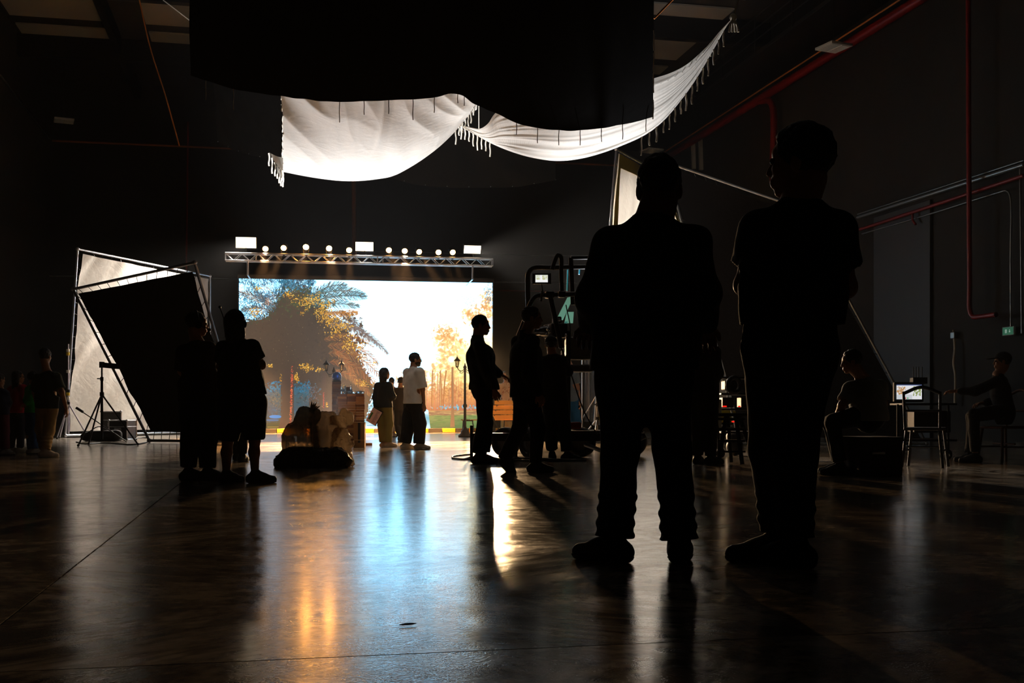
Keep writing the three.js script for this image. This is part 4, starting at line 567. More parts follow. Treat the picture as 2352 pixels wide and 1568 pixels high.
// between the two foreground men
person({ z: 13.9, label: 'man in black standing in the gap between the two foreground men', face: -5, cell: 0.015, s: 1.0, chest: 0.2, j: { head: [1612, 758], shL: [1590, 808], shR: [1640, 805], elL: [1584, 858], wrL: [1600, 880, 0.2], elR: [1648, 856], wrR: [1640, 884, 0.15], hpL: [1600, 915], hpR: [1632, 915], knL: [1602, 985], knR: [1634, 985], anL: [1602, 1048, 0.1], anR: [1632, 1052] }, top: { c: ink, sleeve: 1.9, hem: 905, name: 'jacket', ease: 0.026 }, bottom: { c: 0x0c0c0d, r: [0.1, 0.08, 0.074] }, footL: { d: 30 }, footR: { d: 60 }, shoe: 0x0c0c0c });
// right side
person({ z: 11.7, label: 'man in a grey t-shirt sitting hunched on a black case at the right, facing left', face: -48, look: -78, cell: 0.014, headCell: 0.008, s: 1.0, chest: 0.21, waist: 0.19, hips: 0.19, deep: 1.2, nod: 0.15, j: { head: [1956, 830, 0.02], shL: [1952, 886, -0.02], shR: [2022, 882, 0.1], elL: [1934, 930, -0.12], wrL: [1922, 952, 0.0], elR: [2030, 930, 0.12], wrR: [1990, 950, 0.28], hpL: [1982, 950, -0.06], hpR: [2012, 950, 0.06], knL: [1912, 968, -0.12], knR: [1908, 972, 0.1], anL: [1930, 1066, -0.12], anR: [1926, 1064, 0.1] }, top: { c: 0x7a7a74, sleeve: 0.75, hem: 966, name: 't_shirt' }, bottom: { c: 0x16161a, r: [0.105, 0.08, 0.07] }, footL: { d: -85 }, footR: { d: -80 }, shoe: 0x0f0f0f });
person({ z: 14.5, label: 'person in dark clothes and a cap sitting on a wooden chair at the far right', face: -70, look: -75, cell: 0.015, s: 0.97, cap: 0x121214, chest: 0.19, j: { head: [2302, 830], shL: [2286, 872, -0.15], shR: [2302, 872, 0.17], elL: [2240, 898, -0.15], wrL: [2196, 898, -0.1], elR: [2290, 920, 0.2], wrR: [2258, 925, 0.15], hpL: [2306, 943, -0.09], hpR: [2306, 943, 0.09], knL: [2236, 953, -0.12], knR: [2234, 955, 0.1], anL: [2240, 1044, -0.12], anR: [2228, 1044, 0.1] }, top: { c: 0x131314, sleeve: 1.8, hem: 975, name: 'jacket' }, bottom: { c: 0x121214 }, footL: { d: -80 }, footR: { d: -80 }, shoe: 0x101010 });
// onlookers at the left edge
person({ z: 16.2, label: 'man in a dark green t-shirt and khaki trousers walking near the left edge', face: 25, look: 10, cell: 0.014, s: 0.95, chest: 0.185, waist: 0.175, j: { head: [104, 818], shL: [88, 866], shR: [128, 862], elL: [80, 902, 0.1], wrL: [84, 930, 0.25], elR: [142, 900, -0.05], wrR: [152, 936, 0.06], hpL: [98, 938], hpR: [118, 938], knL: [94, 985, 0.12], knR: [112, 988, -0.1], anL: [104, 1030, -0.1], anR: [102, 1036, -0.25] }, top: { c: 0x232b20, sleeve: 0.8, hem: 938, ease: 0.026, name: 't_shirt' }, bottom: { c: 0x9a7a48, r: [0.108, 0.085, 0.08], stack: 0.006 }, footL: { d: 40 }, footR: { d: 55 }, shoe: 0xa89888, sole: 0xb8b0a0 });
person({ z: 17.8, label: 'girl in a red printed hoodie and jeans near the left edge, face in profile', face: 70, look: 65, cell: 0.015, headCell: 0.008, s: 0.82, j: { head: [42, 866], shL: [28, 892, 0.06], shR: [54, 890, -0.06], elL: [24, 916], wrL: [34, 936, 0.15], elR: [56, 918, -0.1], wrR: [46, 942, -0.1], hpL: [32, 944], hpR: [48, 944], knL: [30, 986], knR: [48, 986], anL: [24, 1032], anR: [46, 1032] }, top: { c: 0xb81c36, sleeve: 1.9, hem: 948, ease: 0.028, name: 'hoodie' }, bottom: { c: 0x1c2130 }, shoe: 0xb0a898, sole: 0xc8c0b0, hair: { style: 'long' } });
person({ z: 16.8, label: 'person in a navy top and maroon trousers cut by the left edge', face: 30, cell: 0.015, s: 0.85, j: { head: [-2, 872], shL: [-14, 900], shR: [12, 900], elL: [-20, 925], wrL: [-18, 945], elR: [18, 924], wrR: [14, 946], hpL: [-8, 948], hpR: [8, 948], knL: [-8, 990], knR: [10, 990], anL: [-8, 1034], anR: [10, 1034] }, top: { c: 0x161f36, sleeve: 1.9, name: 'sweater' }, bottom: { c: 0x5a2230, r: [0.1, 0.085, 0.085] }, shoe: 0x6a6058 });
person({ z: 17.2, label: 'person in a bright green top and blue jeans, half hidden by the walking man', face: 60, cell: 0.015, s: 0.85, j: { head: [78, 868], shL: [66, 892, 0.06], shR: [88, 892, -0.06], elL: [62, 918], wrL: [68, 936], elR: [74, 916, -0.14], wrR: [60, 926, -0.14], hpL: [70, 944], hpR: [80, 944], knL: [68, 986], knR: [78, 988], anL: [72, 1034], anR: [80, 1036] }, top: { c: 0x1fae3a, sleeve: 1.9, name: 'top' }, bottom: { c: 0x1d4a78 }, shoe: 0x9a9288 });
{ // sheets in the woman's hand
  const c = P(859, 956, 20.45), g = thing('script_board', 'clipboard with pink printed sheets held by the woman in the black jacket', 'clipboard', c);
  const q = new THREE.Quaternion().setFromEuler(new THREE.Euler(0.1, -0.3, -0.5)), b = (w, h, d, x = 0, y = 0, z = 0) => new THREE.BoxGeometry(w, h, d).translate(x, y, z).applyQuaternion(q).translate(c.x, c.y, c.z);
  part(g, 'board', b(0.2, 0.3, 0.006, 0.01, 0.01, -0.005), blackPlastic);
  const cv = document.createElement('canvas'); cv.width = 64; cv.height = 96; const x = cv.getContext('2d'); x.fillStyle = '#d9b0a4'; x.fillRect(0, 0, 64, 96); x.fillStyle = '#58424a'; for (let i = 0; i < 14; i++) x.fillRect(34, 8 + i * 6, rr(10, 24), 2); x.fillStyle = '#3f7a3a'; x.fillRect(8, 30, 10, 50);
  const t = new THREE.CanvasTexture(cv); t.colorSpace = THREE.SRGBColorSpace;
  part(g, 'sheet', b(0.19, 0.27, 0.003, 0, 0, 0.001), new THREE.MeshStandardMaterial({ name: 'printed sheet', map: t, roughness: 0.9, side: THREE.DoubleSide }));
}

// ================= CLOTHS, FRAMES AND STANDS =================
const weave = noiseTexture(256, (u, v) => clamp(0.5 + 0.4 * ring(u, v, 10, 5, 6) + 0.15 * Math.sin(u * 2 * Math.PI * 64) * Math.sin(v * 2 * Math.PI * 64)));
const silk = M('white diffusion silk', 0xe9e4da, 1, { transmission: 0.5, thickness: 0, specularIntensity: 0.2, bumpMap: weave, bumpScale: 0.006 }), blackCloth = M('black duvetyne', 0x030303, 1, { bumpMap: weave, bumpScale: 0.006, specularIntensity: 0.1 }), greyCloth = M('dark grey drape', 0x121415, 0.95, { bumpMap: weave, bumpScale: 0.006 }), tieMat = M('cotton tie', 0xd9cfbb, 0.95), ropeMat = mats['pale rope'];
function tie(parent, at, len, w = 0.011) {                     // a cotton tie hanging from an edge
  return part(parent, 'tie', bent([0, 1, 2, 3, 4].map((i) => V(at.x + w * 0.4 * Math.sin(i * 1.9 + at.x * 31 + at.y * 17), at.y - len * i / 4, at.z + 0.006 * Math.cos(i + at.x * 27))), w, 5, 8), tieMat);
}
const pxCurve = (list, z) => curveAt(list.map(([a, b, c]) => P(a, b, c ?? z)));
const pleat = (p, n, amp) => p.addScaledVector(AHEAD, amp * n);
{ // big black drape overhead, nearest
  const low = pxCurve([[437, 172], [475, 186], [540, 205], [620, 218], [700, 228], [778, 234], [835, 232], [890, 231], [945, 230], [985, 227], [1010, 222], [1032, 215], [1060, 217], [1090, 240], [1140, 260], [1180, 280], [1220, 290], [1280, 299], [1340, 299], [1395, 292], [1447, 283], [1499, 270]], 15);
  const high = pxCurve([[437, -190], [700, -190], [1000, -190], [1250, -190], [1505, -190]], 12.6);
  const g = thing('black_drape', 'huge black drape hung overhead across the top of the picture', 'drape', P(960, 200, 15)), fold = (u, v) => 0.07 * noise3(u * 14, v * 1.5, 2) * (0.3 + 0.7 * v) + 0.03 * noise3(u * 40, v * 3, 9);
  const at = (u, v) => pleat(mixV(low(u), high(u), v), fold(u, v), 1);
  part(g, 'cloth', sheet(at, 160, 30), blackCloth);
  part(g, 'hanging_pipe', bar(P(425, -195, 12.6), P(1515, -195, 12.6), 0.03), blackSteel);
  for (const px of [440, 800, 1150, 1500]) { const a = P(px, -195, 12.6); part(g, 'suspension_rope', bar(a, V(a.x, TOP - 0.8, a.z), 0.008, 5), ropeMat); }
  for (const [u, l] of [[0.035, 0.26], [0.095, 0.28], [0.32, 0.27], [0.372, 0.18], [0.424, 0.18], [0.475, 0.27], [0.52, 0.2], [0.57, 0.12], [0.585, 0.12], [0.71, 0.15], [0.755, 0.2], [0.8, 0.2], [0.845, 0.2], [0.89, 0.18], [0.935, 0.2], [0.985, 0.16]]) tie(g, at(u, 0), l, 0.006);
  for (const v of [0.1, 0.25, 0.36, 0.48]) tie(g, at(1, v), 0.25, 0.008);
}
const ridge = (x, y, z) => 1 - Math.abs(noise3(x, y, z)) * 2;
{ // white silk, left
  const silkFold = (u, v) => 0.1 * ridge(u * 7 + v * 3.5, v * 1.2 - u, 3) * (0.15 + v) * (1 - 0.6 * Math.sin(Math.PI * u)) + 0.05 * ridge(u * 17 - v * 9 * (u - 0.4), v * 1.5, 8) * (0.1 + v);
  const low = pxCurve([[650, 395, 17.5], [720, 408, 17.4], [800, 416, 17.2], [860, 412, 17.1], [905, 403, 17], [960, 373, 17], [1010, 336, 17], [1050, 297, 17], [1074, 268, 17], [1092, 240, 17]]), high = pxCurve([[647, 170, 20], [740, 175, 20], [840, 175, 20], [940, 175, 19.5], [1020, 175, 19], [1098, 205, 18.5]]);
  const g = thing('white_silk', 'large white silk hanging in a sling above the screen, left of two', 'cloth', P(850, 415, 17.4), 'white overhead silks');
  const at = (u, v) => { const q = mixV(low(u), high(u), v), sag = Math.sin(Math.PI * v) * 0.35; return q.add(V(0, -sag * 0.5, 0)).addScaledVector(AHEAD, silkFold(u, v)); };
  part(g, 'cloth', sheet(at, 200, 70), silk);
  const flap = pxCurve([[618, 350, 18.2], [634, 358, 18], [650, 362, 17.6]]), flapLow = pxCurve([[618, 352, 18.2], [634, 376, 18], [650, 396, 17.6]]); part(g, 'corner_flap', sheet((u, v) => mixV(flapLow(u), flap(u), v), 12, 6), silk);
  for (let i = 0; i < 7; i++) tie(g, flapLow(i / 6), rr(0.18, 0.26), 0.014);
  for (let i = 0; i < 10; i++) tie(g, at(0, 0.02 + i * 0.09), rr(0.12, 0.2), 0.014); for (let i = 0; i < 7; i++) tie(g, at(0.86 + i * 0.021, 0), rr(0.1, 0.22), 0.012);
  part(g, 'suspension_rope', [[650, 170, 20], [850, 176, 20], [1095, 205, 18.5]].map(([a, b, z]) => { const q = P(a, b, z); return bar(q, V(q.x, TOP - 0.8, q.z), 0.008, 5); }), ropeMat);
}
{ // white silk, right, drawn up to a corner
  const low = pxCurve([[1055, 289, 18], [1090, 308, 17.8], [1130, 330, 17.6], [1180, 350, 17.3], [1230, 363, 17], [1280, 369, 16.8], [1330, 365, 16.6], [1380, 353, 16.4], [1430, 335, 16.2], [1480, 312, 16], [1520, 282, 15.8], [1560, 236, 15.5], [1600, 180, 15.2], [1640, 112, 15], [1666, 65, 15], [1684, 40, 15]]);
  const high = pxCurve([[1057, 287, 18], [1085, 293, 18.4], [1102, 295, 18.6], [1120, 284, 18.8], [1142, 256, 19], [1200, 236, 19], [1260, 226, 19], [1320, 218, 18.8], [1380, 208, 18.4], [1440, 195, 18], [1497, 180, 17.4], [1540, 166, 16.8], [1580, 144, 16.2], [1620, 110, 15.6], [1655, 70, 15.1], [1686, 38, 15]]);
  const g = thing('white_silk', 'white silk sweeping up to a knotted corner at the upper right, right of two', 'cloth', P(1280, 369, 16.8), 'white overhead silks');
  const at = (u, v) => mixV(low(u), high(u), v).add(V(0, -0.12 * Math.sin(Math.PI * v) * Math.sin(Math.PI * u), 0)).addScaledVector(AHEAD, (0.04 + 0.1 * u) * ridge(u * 3, v * 7, 5) * Math.sin(Math.PI * Math.min(1, u + 0.05)) + 0.03 * ridge(u * 4, v * 17, 8) * (1 - u * 0.6));
  part(g, 'cloth', sheet(at, 200, 70), silk);
  for (let i = 0; i < 15; i++) tie(g, at(0.62 + i * 0.0243, 0), rr(0.16, 0.26), 0.012); for (let i = 0; i < 8; i++) tie(g, at(0.008 + i * 0.017, 0), rr(0.16, 0.24), 0.012); for (let i = 0; i < 9; i++) tie(g, at(0.64 + i * 0.035, 0.9), rr(0.16, 0.26), 0.008);
  const k = P(1684, 40, 15); part(g, 'knot', [ball(k, 0.05, 10, 8), ...[0, 1, 2, 3].map((i) => bent([k, k.clone().add(V(0.03 * (i - 1.5), -0.1, 0.02)), k.clone().add(V(0.04 * (i - 1.5), -0.2, 0.01 * i))], 0.014, 5))], tieMat);
  const e = k.clone().addScaledVector(RIGHT, 1.9); part(g, 'suspension_rope', [bar(k, V(e.x, TOP - 0.8, e.z), 0.01, 5), ...[[1100, 296, 18.6], [1300, 222, 18.9], [1480, 185, 17.6]].map(([a, b, z]) => { const q = P(a, b, z); return bar(q, V(q.x, TOP - 0.8, q.z), 0.008, 5); })], ropeMat);
}
function backDrape(label, low, high, z, name = 'dark_drape') {
  const l = pxCurve(low, z), h = pxCurve(high, z + 0.6), g = thing(name, label, 'drape', P(low[0][0], low[0][1], z), 'dark drapes behind the silks'), at = (u, v) => mixV(l(u), h(u), v).addScaledVector(AHEAD, 0.08 * noise3(u * 8 + v * 3, v * 3, 4));
  part(g, 'cloth', sheet(at, 60, 20), greyCloth); for (const u of [0.02, 0.98]) { const q = at(u, 1); part(g, 'suspension_rope', bar(q, V(q.x, TOP - 0.8, q.z), 0.008, 5), darkSteel); }
  for (let i = 0; i <= 8; i++) part(g, 'eyelet', ball(at(i / 8, 0.01), 0.014, 6, 5), alu);
}
backDrape('dark drape hanging at the left of the white silks', [[500, 326], [540, 345], [600, 362], [650, 368], [700, 372]], [[488, 175], [560, 190], [640, 190], [700, 190]], 30);
backDrape('dark drape sagging below and between the two white silks', [[880, 402], [950, 422], [1040, 431], [1130, 430], [1200, 427], [1276, 415]], [[900, 200], [1050, 210], [1150, 230], [1276, 300]], 31);

// frames: four tubes, a stretched cloth, lashings
function clothFrame(name, label, tl, tr, br, bl, mat, inset, o = {}) {
  const g = thing(name, label, o.cat ?? 'frame', mixV(bl, br, 0.5).setY(0)), tm = o.tube ?? alu, r = o.r ?? 0.03;
  for (const [a, b] of [[tl, tr], [tr, br], [br, bl], [bl, tl]]) part(g, 'tube', bar(a, b, r, 10), tm);
  for (const c of [tl, tr, br, bl]) part(g, 'corner_joint', ball(c, r * 1.7, 10, 8), tm);
  const mid = mixV(mixV(tl, tr, 0.5), mixV(bl, br, 0.5), 0.5), inn = (c) => { const d = mid.clone().sub(c); return c.clone().addScaledVector(d.normalize(), inset); }, [a, b, c, d] = [tl, tr, br, bl].map(inn), n = b.clone().sub(a).cross(d.clone().sub(a)).normalize();
  const at = (u, v) => mixV(mixV(d, c, u), mixV(a, b, u), v).addScaledVector(n, (o.fold ?? 0.05) * (0.6 * noise3((u - v * 0.8) * 9, (u + v) * 2.5, o.ph ?? 1) + 0.3 * noise3((u - v * 0.8) * 22, (u + v) * 4, 3)));
  part(g, 'cloth', sheet(at, 90, 90), mat);
  const N = o.ties ?? 12; for (let i = 0; i < N; i++) { const t = (i + 0.5) / N; for (const [p, q, u, v] of [[tl, tr, t, 1], [bl, br, t, 0], [bl, tl, 0, t], [br, tr, 1, t]]) part(g, 'lashing', bar(mixV(p, q, t), at(u, v), 0.007, 4), o.tieM ?? blackSteel); }
  if (o.border) { const w = o.border; for (const [u0, v0, u1, v1] of [[0, 1 - w, 1, 1], [0, 0, w, 1], [1 - w, 0, 1, 1], [0, 0, 1, w]]) part(g, 'border_tape', sheet((u, v) => at(lerp(u0, u1, u), lerp(v0, v1, v)).addScaledVector(n, n.dot(V(0, EYE, 0).sub(mid)) > 0 ? 0.03 : -0.03), 24, 24), o.borderM); }
  return { g, at };
}
{ // left side: white bounce frame and the black flag before it
  clothFrame('bounce_frame', 'white reflector cloth stretched in a tall frame at the left', P(178, 572, 28), P(482, 634, 33.6), P(482, 996, 33.6).setY(0.06), P(150, 1005, 28).setY(0.06), M('white reflector cloth', 0xcfc9be, 0.95, { bumpMap: weave, bumpScale: 0.01, transmission: 0.25, thickness: 0 }), 0.16, { fold: 0.09, ties: 16 });
  clothFrame('black_flag', 'black cloth flag in a tilted tube frame at the left', P(168, 664, 24.5), P(447, 603, 22.6), P(566, 1014, 22.7).setY(0.05), P(343, 1017, 23.5).setY(0.05), blackCloth, 0.2, { ph: 4, ties: 12, tube: M('scuffed steel tube', 0x6d6d6f, 0.4, { metalness: 0.8 }) });
}
function stand(name, label, px, zc, top, o = {}) {             // tripod stand
  const b = W((px - 1176) * zc / FOCAL, 0, zc), g = thing(name, label, 'stand', b, o.group), h = o.spread ?? 0.6, y0 = o.hub ?? 0.85;
  part(g, 'column', bar(V(b.x, 0.12, b.z), V(b.x, y0 + 0.3, b.z), 0.024), o.m ?? blackSteel); part(g, 'riser', bar(V(b.x, y0 + 0.3, b.z), V(b.x, top, b.z), 0.016), o.m ?? blackSteel);
  part(g, 'collar', [bar(V(b.x, y0 - 0.03, b.z), V(b.x, y0 + 0.04, b.z), 0.04), bar(V(b.x, y0 + 0.26, b.z), V(b.x, y0 + 0.33, b.z), 0.032)], blackSteel);
  part(g, 'knob', bar(V(b.x, y0 + 0.3, b.z), V(b.x, y0 + 0.3, b.z).addScaledVector(RIGHT, -0.09), 0.012), blackPlastic);
  for (let k = 0; k < 3; k++) { const a = (o.turn ?? 0.3) + k * 2.094, e = b.clone().addScaledVector(RIGHT, Math.cos(a) * h).addScaledVector(AHEAD, Math.sin(a) * h), l = part(g, 'leg', bar(V(b.x, y0, b.z), V(e.x, 0.02, e.z), 0.016), o.m ?? blackSteel); part(l, 'rubber_foot', ball(V(e.x, 0.025, e.z), 0.025, 8, 6), blackPlastic); }
  if (o.head) part(g, 'grip_head', [bar(V(b.x, top - 0.05, b.z), V(b.x, top + 0.06, b.z), 0.05, 10), beam(V(b.x, top, b.z), V(b.x, top - 0.03, b.z).addScaledVector(RIGHT, 0.36), 0.06, 0.1)], blackSteel);
  return g;
}
stand('tripod_stand', 'black tripod stand before the white reflector at the left', 234, 21.6, P(0, 838, 21.6).y, { spread: 0.66, head: true, hub: 0.98, turn: 0.2 });
stand('tripod_stand', 'steel stand propping the black flag between the pair at the left', 499, 21.5, P(0, 790, 21.5).y, { spread: 0.5, m: alu, hub: 0.7 });
const tapedStand = stand('tripod_stand', 'taped stand at the left edge of the white reflector', 157, 27.2, P(0, 790, 27.2).y, { spread: 0.45, m: M('pale stand paint', 0xb9b6c2, 0.5) });
for (const [py, c] of [[808, 0], [816, 1], [856, 0], [908, 1], [918, 0]]) { const p = P(156, py, 27.2); part(tapedStand, 'tape_wrap', bar(p, p.clone().add(V(0, 0.07, 0)), 0.04, 10), c ? M('yellow tape', 0xd8b820, 0.7) : M('white tape', 0xcfc9bf, 0.7)); }
{ // flight cases and gear by the tripod
  const fc = (label, px, py, w, h, d, turn, lift = 0) => {
    const b = G(px, py).setY(lift), g = thing('flight_case', label, 'case', b, 'flight cases'), c = b.clone().add(V(0, h / 2 + 0.03, 0)), R = (x, y, z) => V(x, y, z).applyAxisAngle(UP, turn).add(c);
    part(g, 'body', box(c, w, h, d, turn, 0.01), M('black case panel', 0x17171a, 0.5));
    const ed = []; for (const x of [-1, 1]) for (const z of [-1, 1]) ed.push(bar(R(x * w / 2, -h / 2, z * d / 2), R(x * w / 2, h / 2, z * d / 2), 0.014, 6)); for (const y of [-1, 0.35, 1]) for (const z of [-1, 1]) { ed.push(bar(R(-w / 2, y * h / 2, z * d / 2), R(w / 2, y * h / 2, z * d / 2), 0.012, 6)); ed.push(bar(R(z * w / 2, y * h / 2, -d / 2), R(z * w / 2, y * h / 2, d / 2), 0.012, 6)); }
    part(g, 'edging', ed, alu); for (const x of [-1, 1]) for (const y of [-1, 1]) for (const z of [-1, 1]) part(g, 'ball_corner', ball(R(x * w / 2, y * h / 2, z * d / 2), 0.03, 8, 6), alu);
    part(g, 'handle', box(R(0, 0, d / 2 + 0.01), 0.16, 0.1, 0.02, turn, 0.008), alu);
  };
  fc('black flight case with aluminium edges standing on the floor by the tripod', 282, 1011, 0.42, 0.42, 0.5, -YAW - 0.1);
  fc('open flight case half hidden behind the tripod', 255, 1007, 0.45, 0.62, 0.35, -YAW + 0.35);
  const b = G(225, 1013); const s = thing('equipment_bag', 'low black equipment bag lying under the tripod', 'bag', b);
  part(s, 'bag', surface(field([cap(b.clone().addScaledVector(RIGHT, -0.25).add(V(0, 0.1, 0)), b.clone().addScaledVector(RIGHT, 0.4).add(V(0, 0.12, 0)), 0.12, 0.13, [UP, 1.05])], 0.05, [(x, y) => 0.002 - y], (x, y, z) => 0.012 * noise3(x * 9, y * 9, z * 9)), 0.02), M('black nylon', 0x0b0b0c, 0.8));
  part(s, 'strap', bent([b.clone().add(V(-0.2, 0.2, 0)), b.clone().add(V(0.02, 0.32, 0.02)), b.clone().add(V(0.25, 0.22, 0))], 0.012, 6), M('black nylon'));
  const a = P(175, 936, 24), e = P(232, 972, 24); const bm = thing('boom_pole', 'thin boom pole with a black grip leaning by the tripod', 'pole', e.clone().setY(0)); part(bm, 'pole', bar(a, P(290, 1010, 24).setY(0.02), 0.012), blackSteel); part(bm, 'grip', bar(a, mixV(a, e, 0.28), 0.03), blackPlastic);
  solo('floor_cable', 'black cable looping on the floor at the foot of the white reflector', 'cable', bent([G(175, 1016), G(200, 1020), G(240, 1018), G(300, 1022), G(345, 1012), G(330, 1006), G(290, 1008)].map((p) => p.setY(0.012)), 0.012, 6, 60), blackPlastic);
}
{ // right side: white silk frame with yellow tape, black flag before it
  const yellow = M('yellow tape'), sheetM = M('white frame silk', 0xe2ddd3, 1, { bumpMap: weave, bumpScale: 0.008, transmission: 0.4, thickness: 0 });
  clothFrame('silk_frame', 'white cloth frame edged with yellow tape behind the nearest man', P(1416, 342, 24), P(1516, 398, 26.5), P(1752, 985, 27).setY(0.3), P(1366, 972, 24), sheetM, 0.1, { border: 0.05, borderM: yellow, fold: 0.02, r: 0.028 });
  clothFrame('black_flag', 'large black flag in a bright tube frame behind the two foreground men', P(1530, 372, 23), P(1837, 478, 22), P(2128, 1024, 21.6).setY(0.04), P(1700, 1024, 21.6).setY(0.04), M('black maroon cloth', 0x0d0708, 0.95, { bumpMap: weave, bumpScale: 0.006 }), 0.14, { ph: 7, fold: 0.04, r: 0.024 });
  stand('tripod_stand', 'steel stand holding the foot of the yellow edged frame', 1372, 23.6, P(0, 930, 23.6).y, { spread: 0.5, m: alu, hub: 0.5 });
  stand('tripod_stand', 'black stand behind the large black flag, hidden by the tall man', 1835, 22.6, P(0, 492, 22).y, { spread: 0.7 });
  solo('brace_pole', 'pale slanting brace pole left of the yellow edged frame', 'pole', bar(G(1316, 998).setY(0.02), P(1372, 905, 26), 0.015), alu);
  const g = thing('plastic_curtain', 'grey translucent plastic curtain hanging left of the yellow edged frame', 'curtain', P(1372, 960, 29).setY(0));
  part(g, 'sheet', sheet((u, v) => P(lerp(1342, 1402, u), lerp(968, 690, v), 29).addScaledVector(AHEAD, 0.09 * Math.sin(u * 26) * (1 - 0.4 * v)), 60, 20), M('grey plastic sheet', 0x5a6068, 0.35, { transmission: 0.3, thickness: 0 })); part(g, 'rail', [bar(P(1335, 690, 29), P(1408, 690, 29), 0.02), bar(P(1337, 690, 29), P(1337, 690, 29).setY(0), 0.02), bar(P(1406, 690, 29), P(1406, 690, 29).setY(0), 0.02)], alu);
}

// ================= PROPS ON THE SET =================
{ // rubbish sacks
  const plastic = M('milky sack plastic', 0xcfc0ac, 0.6, { transmission: 0.6, thickness: 0 }), darkSack = M('black sack plastic', 0x0d0b0a, 0.4), greySack = M('grey sack plastic', 0xa89c8c, 0.6, { transmission: 0.55, thickness: 0 });
  const Z = 13.3, crumple = (a, f) => (x, y, z) => a * (noise3(x * f, y * f * 0.6, z * f) + 1.3 * Math.abs(noise3(x * f * 1.7 + 3, y * f * 0.9, z * f * 1.7)) + 0.7 * Math.abs(noise3(x * f * 4.1, y * f * 2.6, z * f * 4.1)) - 0.5);
  const sack = (label, mat, prims, knot, f = 9, a = 0.016) => {
    const b = P(prims[0][0], 0, Z).setY(0), g = thing('rubbish_sack', label, 'sack', b, 'rubbish sacks');
    part(g, 'sack', surface(field(prims.map(([x0, y0, d0, x1, y1, d1, r0, r1]) => cap(P(x0, y0, Z + d0), P(x1, y1, Z + d1), r0, r1)), 0.09, [(x, y) => -0.006 - y], crumple(a, f)), 0.011), mat);
    if (knot) { const k = P(knot[0], knot[1], Z + (knot[2] ?? 0)); part(g, 'knot', [0, 1, 2, 3, 4].map((i) => new THREE.ConeGeometry(0.035, 0.13, 6).translate(0, 0.06, 0).rotateZ((i - 2) * 0.5).rotateY(i).translate(k.x, k.y, k.z)), mat); }
  };
  sack('tall brown-white rubbish sack at the left of the pile', greySack, [[682, 1045, 0, 680, 1000, 0, 0.17, 0.14], [680, 1000, 0, 700, 950, 0, 0.13, 0.07], [700, 950, 0, 722, 950, 0, 0.07, 0.05], [716, 1020, 0.05, 720, 970, 0.05, 0.1, 0.06]], [716, 944], 7, 0.03);
  sack('milky white rubbish sack in the middle of the pile', plastic, [[740, 1030, 0.15, 742, 985, 0.15, 0.14, 0.15], [726, 965, 0.15, 758, 962, 0.15, 0.09, 0.08], [760, 1000, 0.15, 764, 985, 0.15, 0.12, 0.1]], null, 6, 0.026);
  sack('crumpled milky bag flopping over the top right of the pile', plastic, [[772, 962, 0.05, 798, 954, 0.05, 0.06, 0.05], [784, 980, 0.05, 776, 998, 0.05, 0.055, 0.045], [790, 945, 0.05, 800, 962, 0.05, 0.03, 0.035]], null, 12, 0.028);
  sack('milky rubbish sack slumped at the right end of the pile', plastic, [[778, 1050, 0.05, 782, 1005, 0.05, 0.13, 0.09], [796, 1058, 0, 798, 1030, 0, 0.09, 0.05], [786, 1000, 0.05, 796, 1015, 0.05, 0.06, 0.05]], null, 11, 0.03);
  sack('low black rubbish sack lying in front of the pile', darkSack, [[648, 1064, -0.15, 790, 1062, -0.15, 0.09, 0.1], [690, 1052, -0.12, 770, 1048, -0.12, 0.13, 0.11], [636, 1066, -0.15, 662, 1048, -0.15, 0.06, 0.1]], null, 7, 0.028);
}
